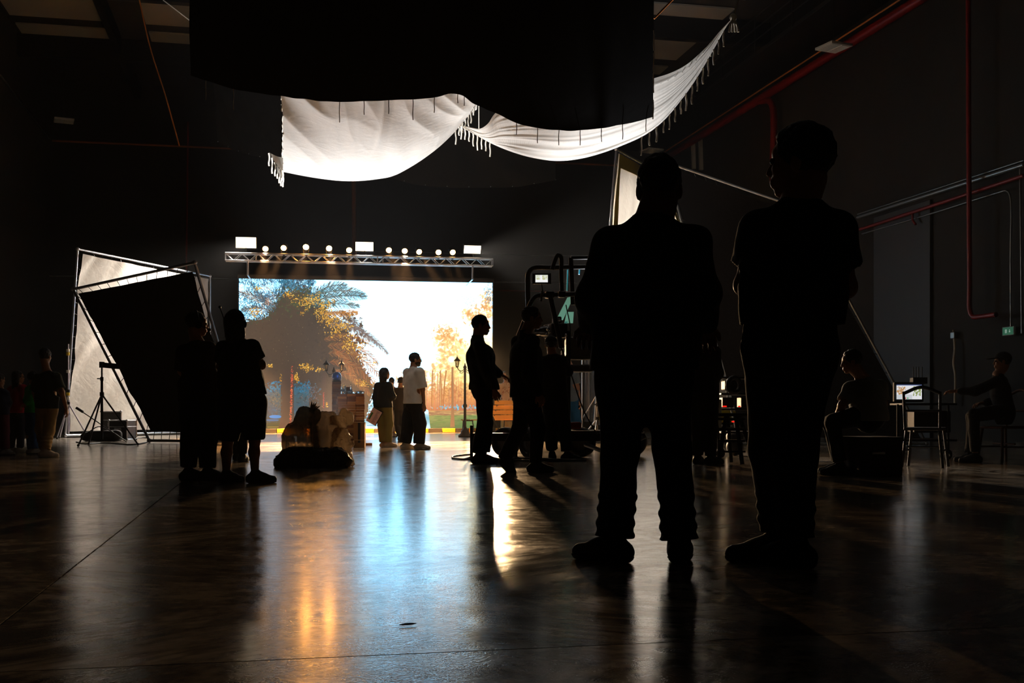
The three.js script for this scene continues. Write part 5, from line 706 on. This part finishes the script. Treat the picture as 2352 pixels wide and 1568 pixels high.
{ // stacks of bricks
  const tones = [0x8a5a34, 0x7a4c2c, 0x9a6a40, 0x6e4428, 0xa87a4c].map((c) => M('brick ' + c.toString(16), c, 0.9)), bl = 0.2, bh = 0.058, bd = 0.1, shape = new RoundedBoxGeometry(bl - 0.006, bh - 0.004, bd - 0.006, 1, 0.005);
  const stack = (label, px, py, nx, nz, rows, turn) => {
    const b = G(px, py), g = thing('brick_stack', label, 'bricks', b, 'brick stacks'); g.rotation.y = turn;
    for (let k = 0; k < rows; k++) for (let i = 0; i < nx; i++) for (let m = 0; m < nz; m++) { const cross = k % 2, o = new THREE.Mesh(shape, tones[(rnd() * 5) | 0]); o.name = 'brick'; o.castShadow = o.receiveShadow = true; const u = (i - (nx - 1) / 2), v = (m - (nz - 1) / 2); o.position.set(u * bl + rr(-0.006, 0.006), bh / 2 + k * bh, v * bd * 1 + rr(-0.006, 0.006)); o.rotation.y = rr(-0.05, 0.05); void cross; g.add(o); }
    return b;
  };
  const b1 = stack('wide waist-high stack of brown bricks beside the rubbish sacks', 805, 1012, 3, 3, 18, -YAW + 0.25), b2 = stack('narrow taller stack of brown bricks carrying the blue globe', 773, 1010, 1, 3, 23, -YAW + 0.2);
  solo('loose_brick', 'loose brick lying on the floor right of the brick stacks', 'brick', shape.clone().rotateY(0.4).translate(...A3(G(842, 1024).setY(bh / 2 + 0.001))), tones[2]);
  const t1 = 18 * bh, t2 = 23 * bh, on = (b, x, z, y) => V(b.x, y, b.z).addScaledVector(RIGHT, x).addScaledVector(AHEAD, z);
  const gl = on(b2, 0, 0, t2), gg = thing('blue_globe', 'blue glassy dome on a dark foot on top of the tall brick stack', 'globe', gl);
  part(gg, 'dome', lathe(gl, [[0.001, 0.23], [0.05, 0.222], [0.09, 0.19], [0.11, 0.14], [0.112, 0.09], [0.1, 0.045], [0.06, 0.03]], 24), M('blue glass', 0x1f5fd0, 0.12, { transmission: 0.35, thickness: 0.05 })); part(gg, 'foot', lathe(gl, [[0.001, 0], [0.1, 0], [0.105, 0.03], [0.08, 0.045], [0.001, 0.045]], 20), blackPlastic);
  const water = M('clear bottle plastic', 0xdde8ee, 0.12, { transmission: 0.85, thickness: 0.01 }), capM = M('white bottle cap', 0xe8e8e8, 0.5), wrapM = M('bottle sleeve', 0x5a7fa8, 0.5);
  const bottle = (label, b, x, z, lying, turn) => {
    const p = on(b, x, z, t1), g = thing('water_bottle', label, 'bottle', p, 'water bottles on the bricks'), prof = [[0.001, 0], [0.03, 0], [0.033, 0.01], [0.033, 0.13], [0.028, 0.16], [0.013, 0.19], [0.013, 0.2]], mk = (geo) => { if (lying) geo.rotateZ(Math.PI / 2).translate(0.1, 0.034, 0).rotateY(turn); return geo.translate(p.x, p.y, p.z); };
    part(g, 'bottle', mk(lathe(V(0, 0, 0), prof, 14)), water); part(g, 'bottle_cap', mk(new THREE.CylinderGeometry(0.016, 0.016, 0.022, 10).translate(0, 0.209, 0)), capM); part(g, 'sleeve', mk(new THREE.CylinderGeometry(0.0338, 0.0338, 0.05, 14, 1, true).translate(0, 0.08, 0)), wrapM);
  };
  bottle('upright water bottle on the bricks nearest the blue globe', b1, -0.12, -0.06, false); bottle('upright water bottle on the bricks, second from the blue globe', b1, -0.2, 0.04, false); bottle('upright water bottle in the middle of the brick stack top', b1, 0.0, 0.06, false);
  bottle('water bottle lying on the bricks, left one', b1, -0.04, -0.09, true, 0.05); bottle('water bottle lying on the bricks, middle one', b1, 0.1, 0.05, true, -0.1); bottle('water bottle lying on the bricks at the right end', b1, 0.22, -0.09, true, 0.3);
  solo('clay_pot', 'small brown clay pot standing among the bottles', 'pot', lathe(on(b1, -0.08, 0.13, t1), [[0.001, 0], [0.04, 0], [0.055, 0.14], [0.062, 0.15], [0.055, 0.16], [0.04, 0.02]], 16), M('brick 7a4c2c'));
  // cardboard box
  const cb = G(826, 1028), g = thing('cardboard_box', 'brown cardboard box with dark tape leaning before the bricks', 'box', cb); const Q = -YAW - 0.05;
  part(g, 'carton', box(cb.clone().add(V(0, 0.23, 0)), 0.2, 0.46, 0.12, Q, 0.006), M('cardboard', 0x8a6238, 0.9)); part(g, 'tape', box(cb.clone().add(V(0, 0.27, 0)).addScaledVector(AHEAD, -0.062), 0.045, 0.36, 0.002, Q, 0), M('dark parcel tape', 0x1c1a1c, 0.4)); part(g, 'flap', box(cb.clone().add(V(0, 0.14, 0)).addScaledVector(AHEAD, -0.064), 0.18, 0.012, 0.01, Q, 0.002), M('cardboard edge', 0xb08a58, 0.9));
}
// ornamental street lamps
const iron = M('dark cast iron', 0x3a3b38, 0.5, { metalness: 0.4 }), lampGlass = M('lantern glass', 0xe8e4d8, 0.15, { transmission: 0.8, thickness: 0 });
function streetLamp(label, px, py, topPy, zc) {
  const b = W((px - 1176) * zc / FOCAL, 0, zc), H = EYE + (HORIZON - topPy) * zc / FOCAL, g = thing('street_lamp', label, 'street lamp', b, 'ornamental street lamps'); void py;
  part(g, 'base', lathe(b, [[0.001, 0], [0.17, 0], [0.18, 0.04], [0.12, 0.09], [0.1, 0.16], [0.05, 0.2], [0.04, 0.26], [0.001, 0.26]], 20), iron);
  part(g, 'post', lathe(b, [[0.036, 0.2], [0.034, 0.75], [0.055, 0.78], [0.055, 0.82], [0.032, 0.85], [0.03, H - 0.36], [0.045, H - 0.34], [0.045, H - 0.3], [0.02, H - 0.26], [0.012, H - 0.22], [0.001, H - 0.2]], 14), iron);
  for (const s of [-1, 1]) {
    const e = b.clone().addScaledVector(RIGHT, s * 0.2), y = H - 0.36, pt = (x, dy) => b.clone().addScaledVector(RIGHT, s * x).setY(y + dy);
    part(g, 'arm', [bent([pt(0.02, 0), pt(0.08, -0.05), pt(0.15, -0.03), pt(0.2, 0.04)], 0.011, 6), bent([pt(0.03, -0.05), pt(0.07, -0.1), pt(0.12, -0.1), pt(0.13, -0.06), pt(0.1, -0.05)], 0.008, 6)], iron);
    const q = e.setY(y + 0.04), l = part(g, 'lantern', [lathe(q, [[0.001, 0], [0.03, 0.0], [0.035, 0.02], [0.02, 0.03]], 10), ...[0, 1, 2, 3, 4, 5].map((k) => { const a = k * 1.047; return bar(V(q.x + 0.035 * Math.cos(a), q.y + 0.02, q.z + 0.035 * Math.sin(a)), V(q.x + 0.058 * Math.cos(a), q.y + 0.17, q.z + 0.058 * Math.sin(a)), 0.005, 4); }), lathe(q, [[0.09, 0.165], [0.085, 0.18], [0.04, 0.23], [0.02, 0.24], [0.024, 0.26], [0.006, 0.28], [0.003, 0.32], [0.001, 0.325]], 12)], iron);
    part(l, 'lantern_glass', lathe(q, [[0.03, 0.02], [0.054, 0.165]], 12), lampGlass);
  }
}
streetLamp('black cast iron street lamp with two lanterns before the glowing screen', 1068, 1003, 815, 29);
streetLamp('cast iron street lamp with lanterns rising behind the brick stacks', 767, 1000, 824, 29.6);
{ // park bench seen from its end
  const c = G(1128, 1001), g = thing('park_bench', 'park bench with yellow wooden slats and iron legs on the set', 'bench', c), d = RIGHT.clone().multiplyScalar(0.82).addScaledVector(AHEAD, 0.57).normalize(), n = V(-d.z, 0, d.x), wood = M('yellow bench wood', 0xd99a3e, 0.6), at = (a, b, y) => c.clone().addScaledVector(d, a).addScaledVector(n, b).setY(y), L = 0.72;
  for (let i = 0; i < 4; i++) part(g, 'seat_slat', beam(at(-L, -0.32 + i * 0.12, 0.43), at(L, -0.32 + i * 0.12, 0.43), 0.1, 0.025), wood);
  for (let i = 0; i < 4; i++) part(g, 'back_slat', beam(at(-L * 0.0 - 0.1, 0.15 + i * 0.055, 0.5 + i * 0.13), at(L, 0.15 + i * 0.055, 0.5 + i * 0.13), 0.03, 0.11), wood);
  for (const a of [-L + 0.06, L - 0.06]) { part(g, 'leg', [bar(at(a, -0.34, 0.42), at(a, -0.38, 0.01), 0.016), bar(at(a, 0.1, 0.42), at(a, 0.22, 0.01), 0.016), bar(at(a, -0.38, 0.012), at(a, 0.22, 0.012), 0.014), bar(at(a, -0.36, 0.41), at(a, 0.14, 0.41), 0.014)], iron); part(g, 'back_bracket', bar(at(a > 0 ? a : 0, 0.1, 0.42), at(a > 0 ? a : 0, 0.36, 1.0), 0.014), iron); }
}
solo('floor_cable', 'black cable coiled on the floor beside the man in profile', 'cable', bent([G(1085, 1045), G(1060, 1047), G(1041, 1050), G(1050, 1056), G(1090, 1058), G(1150, 1059), G(1240, 1060), G(1345, 1059), G(1300, 1062), G(1200, 1058), G(1160, 1062)].map((p, i) => p.setY(0.014 + 0.022 * (i > 7))), 0.013, 6, 120), blackPlastic);
solo('dropped_leaf', 'small dark leaf lying on the floor in the foreground', 'leaf', (() => { const c = G(935, 1437), s = new THREE.Shape(); s.moveTo(-0.025, 0); s.quadraticCurveTo(0, 0.02, 0.03, 0.002); s.quadraticCurveTo(0.005, -0.014, -0.025, 0); return new THREE.ExtrudeGeometry(s, { depth: 0.002, bevelEnabled: false }).rotateX(-Math.PI / 2 + 0.1).rotateY(0.2).translate(c.x, 0.004, c.z); })(), M('dry leaf', 0x1a120c, 0.8));

// ================= CAMERA BUGGY =================
{
  const Z = 15.6, q = (px, py, d = 0) => P(px, py, Z + d), b = q(1260, 0).setY(0), g = thing('camera_buggy', 'black camera buggy with roll bars, monitor and fat tyres behind the striding man', 'buggy', b), R = 0.026;
  const tyre = M('black rubber', 0x121212, 0.75), blueGrey = M('pale blue acrylic panel', 0x6fc4de, 0.8, { transmission: 0.7, thickness: 0 });
  // chassis
  const y0 = 0.3; part(g, 'chassis', [beam(q(1085, 0).setY(y0), q(1480, 0).setY(y0), 0.09, 0.11), beam(q(1180, 0, 1.1).setY(y0), q(1480, 0, 1.1).setY(y0), 0.09, 0.1), beam(q(1215, 0).setY(y0), q(1215, 0, 1.1).setY(y0), 0.08, 0.08), beam(q(1440, 0).setY(y0), q(1440, 0, 1.1).setY(y0), 0.08, 0.08), beam(q(1330, 0).setY(y0), q(1330, 0, 1.1).setY(y0), 0.08, 0.08)], blackSteel);
  part(g, 'deck', box(q(1330, 0, 0.55).setY(y0 + 0.07), 1.5, 0.03, 1.0, -YAW, 0.005), M('chequer deck', 0x2a2a2c, 0.4, { metalness: 0.5 }));
  part(g, 'outrigger', bar(q(1083, 0).setY(0.46), q(1083, 0).setY(0.02), 0.022), blackSteel); part(g, 'outrigger', bar(q(1184, 0, 0.02).setY(y0), q(1184, 0, 0.02).setY(0.03), 0.03), blackSteel); for (const px of [1083, 1184]) part(g, 'outrigger_foot', lathe(q(px, 0).setY(0), [[0.001, 0.03], [0.03, 0.03], [0.1, 0.008], [0.1, 0.001], [0.001, 0.001]], 14), blackSteel);
  const wheel = (px, d, r, w, turn) => {
    const c = q(px, 0, d).setY(r), o = (geo) => geo.rotateX(Math.PI / 2).rotateY(turn).translate(c.x, c.y, c.z), t = part(g, 'wheel', o(lathe(V(0, 0, 0), [[r * 0.55, -w / 2], [r * 0.86, -w / 2], [r * 0.97, -w * 0.36], [r, -w * 0.15], [r, w * 0.15], [r * 0.97, w * 0.36], [r * 0.86, w / 2], [r * 0.55, w / 2], [r * 0.55, -w / 2]], 32)), tyre);
    part(t, 'hub', o(lathe(V(0, 0, 0), [[0.001, -w * 0.3], [r * 0.2, -w * 0.34], [r * 0.3, -w * 0.2], [r * 0.5, -w * 0.3], [r * 0.56, -w * 0.45], [r * 0.56, w * 0.45], [r * 0.5, w * 0.3], [r * 0.2, w * 0.34], [0.001, w * 0.3]], 20)), M('grey wheel hub', 0x4a4a4c, 0.5, { metalness: 0.4 }));
  };
  wheel(1162, 0.5, 0.215, 0.16, -YAW - 0.5); wheel(1219, 0.05, 0.215, 0.16, -YAW - 1.0); wheel(1334, 0.5, 0.215, 0.16, -YAW - 0.4); wheel(1452, 0.9, 0.215, 0.16, -YAW - 0.4);
  // roll bars
  part(g, 'roll_bar', bent([q(1217, 770, 0.5), q(1213, 700, 0.5), q(1212, 650, 0.5), q(1214, 625, 0.5), q(1226, 615, 0.5), q(1260, 614, 0.5), q(1330, 613, 0.5), q(1400, 612, 0.5)], 0.036, 10, 60), blackSteel);
  part(g, 'roll_bar', bent([q(1268, 618, 0.1), q(1278, 590, 0.1), q(1283, 585, 0.1), q(1288, 590, 0.1), q(1289, 630, 0.1), q(1291, 675, 0.1)], 0.03, 10, 50), blackSteel);
  part(g, 'roll_bar', bent([q(1182, 792, 0.2), q(1205, 735, 0.2), q(1222, 690, 0.2), q(1232, 680, 0.2), q(1262, 677, 0.2), q(1320, 675, 0.2), q(1400, 674, 0.2)], 0.034, 10, 60), blackSteel);
  part(g, 'roll_bar', [bar(q(1264, 680, 0.1), q(1290, 800, 0.1), 0.036, 10), bar(q(1311, 592, 0.4), q(1316, 700, 0.4), 0.034, 10), bar(q(1311, 592, 0.4), q(1400, 590, 0.4), 0.03, 10), bar(q(1305, 760, 0.2), q(1305, 0, 0.2).setY(0.36), 0.034, 10), bar(q(1400, 590, 0.4), q(1420, 0, 0.4).setY(0.36), 0.034, 10), bar(q(1217, 770, 0.5), q(1235, 0, 0.5).setY(0.36), 0.034, 10), bar(q(1182, 792, 0.2), q(1230, 0, 0.3).setY(0.36), 0.03, 10)], blackSteel);
  part(g, 'joint_clamp', box(q(1262, 677, 0.15), 0.12, 0.1, 0.12, 0, 0.02), blackSteel); part(g, 'joint_clamp', box(q(1290, 676, 0.1), 0.1, 0.09, 0.1, 0, 0.02), blackSteel);
  // pale blue panels and strips
  part(g, 'blue_strip', beam(q(1304, 612, 0.7), q(1302, 668, 0.7), 0.03, 0.02), blueGrey); part(g, 'blue_strip', beam(q(1331, 615, 0.7), q(1330, 630, 0.7), 0.05, 0.02), blueGrey);
  const pan = (a, c, d, e) => sheet((u, v) => mixV(mixV(a, c, u), mixV(e, d, u), v), 4, 4); part(g, 'blue_panel', pan(q(1277, 735, 0.75), q(1293, 735, 0.7), q(1318, 680, 0.7), q(1303, 683, 0.75)), blueGrey); part(g, 'blue_panel', pan(q(1296, 742, 0.75), q(1316, 742, 0.7), q(1318, 716, 0.7), q(1302, 716, 0.75)), blueGrey); part(g, 'blue_panel', pan(q(1290, 762, 0.75), q(1298, 757, 0.7), q(1304, 738, 0.7), q(1298, 738, 0.75)), blueGrey);
  // monitor on an arm
  const mc = q(1244, 640, -0.05), mon = part(g, 'monitor', box(mc, 0.26, 0.15, 0.03, -YAW, 0.008, 0.05), blackPlastic);
  const cv = document.createElement('canvas'); cv.width = 96; cv.height = 54; const x = cv.getContext('2d'); x.fillStyle = '#e9eedd'; x.fillRect(0, 0, 96, 54); x.fillStyle = '#b9b878'; for (let i = 0; i < 40; i++) x.fillRect(rr(0, 90), rr(5, 40), rr(2, 9), rr(2, 10)); x.fillStyle = '#ffffff'; x.fillRect(36, 0, 16, 54); x.fillRect(0, 36, 96, 18); const tx = new THREE.CanvasTexture(cv); tx.colorSpace = THREE.SRGBColorSpace;
  part(mon, 'screen_face', new THREE.PlaneGeometry(0.17, 0.1).rotateY(-YAW).translate(mc.x - AHEAD.x * 0.02, mc.y, mc.z - AHEAD.z * 0.02), new THREE.MeshStandardMaterial({ name: 'monitor screen', color: 0x050505, emissive: 0xffffff, emissiveMap: tx, emissiveIntensity: 0.9, roughness: 0.4 }));
  part(g, 'monitor_arm', [bar(q(1244, 653, -0.05), q(1246, 668, 0.05), 0.01, 6), bar(q(1246, 668, 0.05), q(1243, 690, 0.18), 0.02, 8)], blackSteel);
  // camera body, lens and fittings
  const k = q(1276, 760, 0.35); part(g, 'camera_body', [box(k, 0.24, 0.2, 0.36, -YAW + 0.3, 0.02), box(k.clone().add(V(0.02, 0.15, 0)), 0.08, 0.1, 0.2, -YAW + 0.3, 0.02)], blackPlastic); part(g, 'lens', lathe(k.clone().addScaledVector(RIGHT, -0.15), [[0.06, -0.14], [0.07, -0.12], [0.07, 0.05], [0.055, 0.08], [0.055, 0.14]], 18, new THREE.Quaternion().setFromUnitVectors(UP, RIGHT.clone().multiplyScalar(-0.8).addScaledVector(AHEAD, 0.6).normalize())), M('black lens barrel', 0x0c0c0e, 0.25));
  part(g, 'knob', [[1258, 756], [1262, 762], [1256, 768], [1284, 735], [1300, 770]].map(([a, c]) => ball(q(a, c, 0.05), 0.022, 8, 6)), M('chrome knob', 0xb0b4b8, 0.2, { metalness: 0.9 }));
  part(g, 'hose', [bent([q(1290, 800, -0.1), q(1312, 860, -0.2), q(1342, 945, -0.3), q(1372, 998, -0.3)], 0.01, 6, 40), bent([q(1300, 700, 0.3), q(1310, 760, 0.2), q(1300, 820, 0.2)], 0.008, 6, 30)], blackPlastic);
  // seat, engine bits, fuel tank
  part(g, 'seat', [box(q(1330, 800, 0.5), 0.4, 0.32, 0.3, -YAW, 0.05), box(q(1330, 846, 0.4), 0.4, 0.1, 0.42, -YAW, 0.04)], M('dull grey upholstery', 0x3a3834, 0.7)); part(g, 'red_tank', box(q(1322, 0, -0.12).setY(0.46), 0.16, 0.1, 0.1, -YAW, 0.03), redPipe);
  part(g, 'engine', [box(q(1228, 972, 0.9), 0.3, 0.3, 0.3, -YAW, 0.02), box(q(1226, 948, 0.9), 0.2, 0.14, 0.2, -YAW + 0.3, 0.02), bar(q(1216, 960, 0.8), q(1240, 975, 0.8), 0.03), bar(q(1214, 985, 0.7), q(1246, 968, 0.7), 0.02)], M('grey engine metal', 0x55575a, 0.4, { metalness: 0.6 }));
  part(g, 'tow_bar', [bar(q(1345, 0, -0.1).setY(0.2), q(1400, 0, -0.9).setY(0.1), 0.03), bar(q(1480, 0).setY(y0), q(1400, 0, -0.9).setY(0.1), 0.03)], blackSteel);
}
// ================= RIGHT SIDE GEAR =================
{ // step ladder and gear trolley between the foreground men
  const Z = 13.6, q = (px, py, d = 0) => P(px, py, Z + d), b = q(1694, 0).setY(0), g = thing('step_ladder', 'black folding step ladder between the foreground men', 'ladder', b);
  for (const [a, c, d0, d1] of [[1668, 1650, 0, -0.1], [1690, 1705, 0, -0.1], [1698, 1738, 0.1, -0.1], [1672, 1680, 0.4, 0.6]]) part(g, 'rail', beam(q(a, 955, d0), q(c, 0, d1).setY(0.02), 0.04, 0.03), blackSteel);
  for (const py of [962, 985, 1012]) part(g, 'tread', box(q(1680, py), 0.3, 0.03, 0.16, -YAW, 0.008), blackSteel); part(g, 'brace', bar(q(1656, 1037), q(1712, 1037), 0.012), blackSteel); part(g, 'top_plate', box(q(1680, 952), 0.34, 0.04, 0.24, -YAW, 0.01), blackSteel);
  const c = q(1690, 0, 2.2).setY(0), t = thing('gear_trolley', 'black trolley of sound gear with red lights beyond the step ladder', 'trolley', c), at = (px, py, d = 0) => P(px, py, Z + 2.2 + d);
  for (const [px, d] of [[1650, 0], [1740, 0], [1650, 0.5], [1740, 0.5]]) part(t, 'post', bar(at(px, 0, d).setY(0.1), at(px, 868, d), 0.016), blackSteel); for (const py of [868, 905, 940, 992]) part(t, 'shelf', box(at(1695, py, 0.25), 0.58, 0.025, 0.56, -YAW, 0.005), blackSteel);
  part(t, 'recorder', box(at(1668, 924, 0.2), 0.16, 0.14, 0.3, -YAW, 0.01), blackPlastic); part(t, 'recorder', box(at(1712, 924, 0.2), 0.18, 0.14, 0.3, -YAW, 0.01), blackPlastic); part(t, 'mixer', box(at(1685, 885, 0.15), 0.3, 0.14, 0.3, -YAW, 0.02), blackPlastic);
  part(t, 'cable_reel', new THREE.TorusGeometry(0.1, 0.035, 8, 24).rotateY(-YAW + 0.4).translate(...A3(at(1686, 884, -0.2))), blackPlastic);
  const red = M('red indicator lamp', 0x300404, 0.4, { emissive: 0xff2010, emissiveIntensity: 1.2 }); for (const [px, py, w] of [[1664, 933, 0.06], [1698, 933, 0.03], [1684, 968, 0.04]]) part(t, 'indicator_light', box(at(px, py, -0.0), w, 0.018, 0.01, -YAW, 0.003), red);
  part(t, 'white_case', box(at(1652, 950, -0.05), 0.06, 0.4, 0.05, -YAW, 0.01), M('grey plastic case', 0x7c8480, 0.6)); part(t, 'caster', [[1655, 0], [1735, 0], [1655, 0.5], [1735, 0.5]].map(([px, d]) => new THREE.TorusGeometry(0.045, 0.022, 8, 16).translate(...A3(at(px, 0, d).setY(0.067)))), blackPlastic);
  const r = G(1688, 1046), w = thing('round_base', 'round black speaker base standing under the trolley', 'base', r); part(w, 'ball', ball(r.clone().setY(0.13), 0.13, 24, 16), blackPlastic); part(w, 'neck', lathe(r, [[0.12, 0.2], [0.13, 0.3], [0.09, 0.36], [0.001, 0.36]], 16), blackPlastic);
}
{ // case the hunched man sits on
  const b = W((1998 - 1176) * 11.6 / FOCAL, 0, 11.6), g = thing('wooden_case', 'large dark case serving as a seat for the hunched man', 'case', b), h = 0.39; part(g, 'box', box(b.clone().add(V(0, h / 2, 0)), 0.46, h, 0.5, -YAW + 0.15, 0.012), M('dark brown case', 0x1c0f0a, 0.6)); part(g, 'lid', box(b.clone().add(V(0, h - 0.02, 0)), 0.48, 0.05, 0.52, -YAW + 0.15, 0.012), M('black case lid', 0x0c0c0c, 0.6)); part(g, 'handle', box(b.clone().add(V(0, h * 0.6, 0)).addScaledVector(AHEAD, -0.27), 0.14, 0.03, 0.03, -YAW + 0.15, 0.01), alu);
}
{ // monitor cart
  const Z = 15.5, q = (px, py, d = 0) => P(px, py, Z + d), b = q(2090, 0).setY(0), g = thing('monitor_cart', 'black cart carrying a lit video monitor at the right', 'cart', b), mc = q(2086, 900);
  const mon = part(g, 'monitor', box(mc, 0.42, 0.27, 0.05, -YAW + 0.1, 0.01), blackPlastic), cv = document.createElement('canvas'); cv.width = 120; cv.height = 70; const x = cv.getContext('2d');
  x.fillStyle = '#f4f4f8'; x.fillRect(0, 0, 120, 70); x.fillStyle = '#c7925a'; for (let i = 0; i < 50; i++) x.fillRect(rr(0, 40), rr(8, 42), rr(2, 8), rr(2, 8)); x.fillStyle = '#8a9a50'; for (let i = 0; i < 60; i++) x.fillRect(rr(74, 116), rr(8, 52), rr(2, 7), rr(2, 7)); x.fillStyle = '#5a6a9a'; x.fillRect(0, 0, 120, 4); x.fillStyle = '#d8dce0'; x.fillRect(0, 48, 74, 22); x.fillStyle = '#c03020'; x.fillRect(40, 62, 6, 5); x.fillStyle = '#20a040'; x.fillRect(50, 62, 6, 5);
  const tx = new THREE.CanvasTexture(cv); tx.colorSpace = THREE.SRGBColorSpace; part(mon, 'screen_face', new THREE.PlaneGeometry(0.36, 0.2).rotateY(-YAW + 0.1).translate(mc.x - AHEAD.x * 0.04, mc.y, mc.z - AHEAD.z * 0.04), new THREE.MeshStandardMaterial({ name: 'cart monitor screen', color: 0x050505, emissive: 0xffffff, emissiveMap: tx, emissiveIntensity: 0.8, roughness: 0.4 }));
  const l = new THREE.RectAreaLight(0xf4f4ff, 0.12, 0.36, 0.2); l.position.copy(mc).addScaledVector(AHEAD, -0.06); l.lookAt(mc.clone().addScaledVector(AHEAD, -3)); l.name = 'monitor_light'; scene.add(l);
  part(g, 'top_shelf', box(q(2120, 928, 0.1), 0.75, 0.03, 0.5, -YAW, 0.006), blackSteel); part(g, 'low_shelf', box(q(2120, 1010, 0.1), 0.75, 0.03, 0.5, -YAW, 0.006), blackSteel); for (const [px, d] of [[2062, -0.14], [2178, -0.14], [2062, 0.34], [2178, 0.34]]) part(g, 'post', bar(q(px, 928, d), q(px, 0, d).setY(0.1), 0.016), blackSteel);
  part(g, 'caster', [[2062, -0.14], [2178, -0.14], [2062, 0.34], [2178, 0.34]].map(([px, d]) => new THREE.TorusGeometry(0.04, 0.02, 8, 14).translate(...A3(q(px, 0, d).setY(0.06)))), blackPlastic);
  part(g, 'antenna_box', [box(q(2110, 874, 0.15), 0.2, 0.09, 0.14, -YAW, 0.01), ...[2098, 2104, 2110, 2118].map((px) => bar(q(px, 870, 0.15), q(px, 842, 0.15), 0.006, 5))], blackPlastic); part(g, 'case', box(q(2130, 968, 0.1), 0.5, 0.3, 0.4, -YAW, 0.02), M('black case panel'));
}
function chair(label, px, zc, turn, mat) {                     // bentwood chair
  const b = W((px - 1176) * zc / FOCAL, 0, zc), g = thing('wooden_chair', label, 'chair', b, 'wooden chairs'), r = (x, y, z) => V(x, y, z).applyAxisAngle(UP, turn).add(b), s = 0.2;
  part(g, 'seat', box(r(0, 0.45, 0), 0.42, 0.035, 0.42, turn, 0.015), mat); for (const [x, z] of [[-1, -1], [1, -1], [-1, 1], [1, 1]]) part(g, 'leg', bar(r(x * s * 1.12, 0.005, z * s * 1.12), r(x * s * 0.9, 0.44, z * s * 0.9), 0.017, 8), mat);
  part(g, 'backrest', [bar(r(-s * 0.95, 0.45, s), r(-s * 1.0, 0.88, s * 1.25), 0.016), bar(r(s * 0.95, 0.45, s), r(s * 1.0, 0.88, s * 1.25), 0.016), bent([r(-s, 0.86, s * 1.25), r(0, 0.93, s * 1.35), r(s, 0.86, s * 1.25)], 0.02, 8), bar(r(-s, 0.66, s * 1.15), r(s, 0.66, s * 1.15), 0.014)], mat);
  part(g, 'stretcher', [bar(r(-s, 0.2, -s), r(-s, 0.2, s), 0.011), bar(r(s, 0.2, -s), r(s, 0.2, s), 0.011), bar(r(-s, 0.24, 0), r(s, 0.24, 0), 0.011)], mat); return g;
}
const chairWood = M('red brown chair wood', 0x4a1d10, 0.45);
chair('wooden chair under the capped person at the far right', 2306, 14.5, -YAW - Math.PI / 2 + Math.PI + 0.3, chairWood);
chair('empty black chair standing left of the capped person', 2125, 13.2, -YAW - 0.5, M('black chair paint', 0x0c0c0d, 0.5));
{ // extension lead hanging from a wall socket
  const a = RW(2190, 756, 0.1); const g = thing('wall_cable', 'pale cable dropping from a small box on the right wall', 'cable', a); part(g, 'cable', bent([RW(2190, 758, 0.1), RW(2193, 800, 0.14), RW(2190, 835, 0.16), RW(2194, 860, 0.14), RW(2193, 930, 0.12)], 0.03, 6, 40), M('pale rope')); part(g, 'socket_box', box(RW(2191, 770, 0.1), 0.1, 0.16, 0.16, 0, 0.02), greyPipe);
}

scene.traverse((o) => { if (o.isMesh) o.castShadow = o.receiveShadow = true; });
renderer.render(scene, camera);
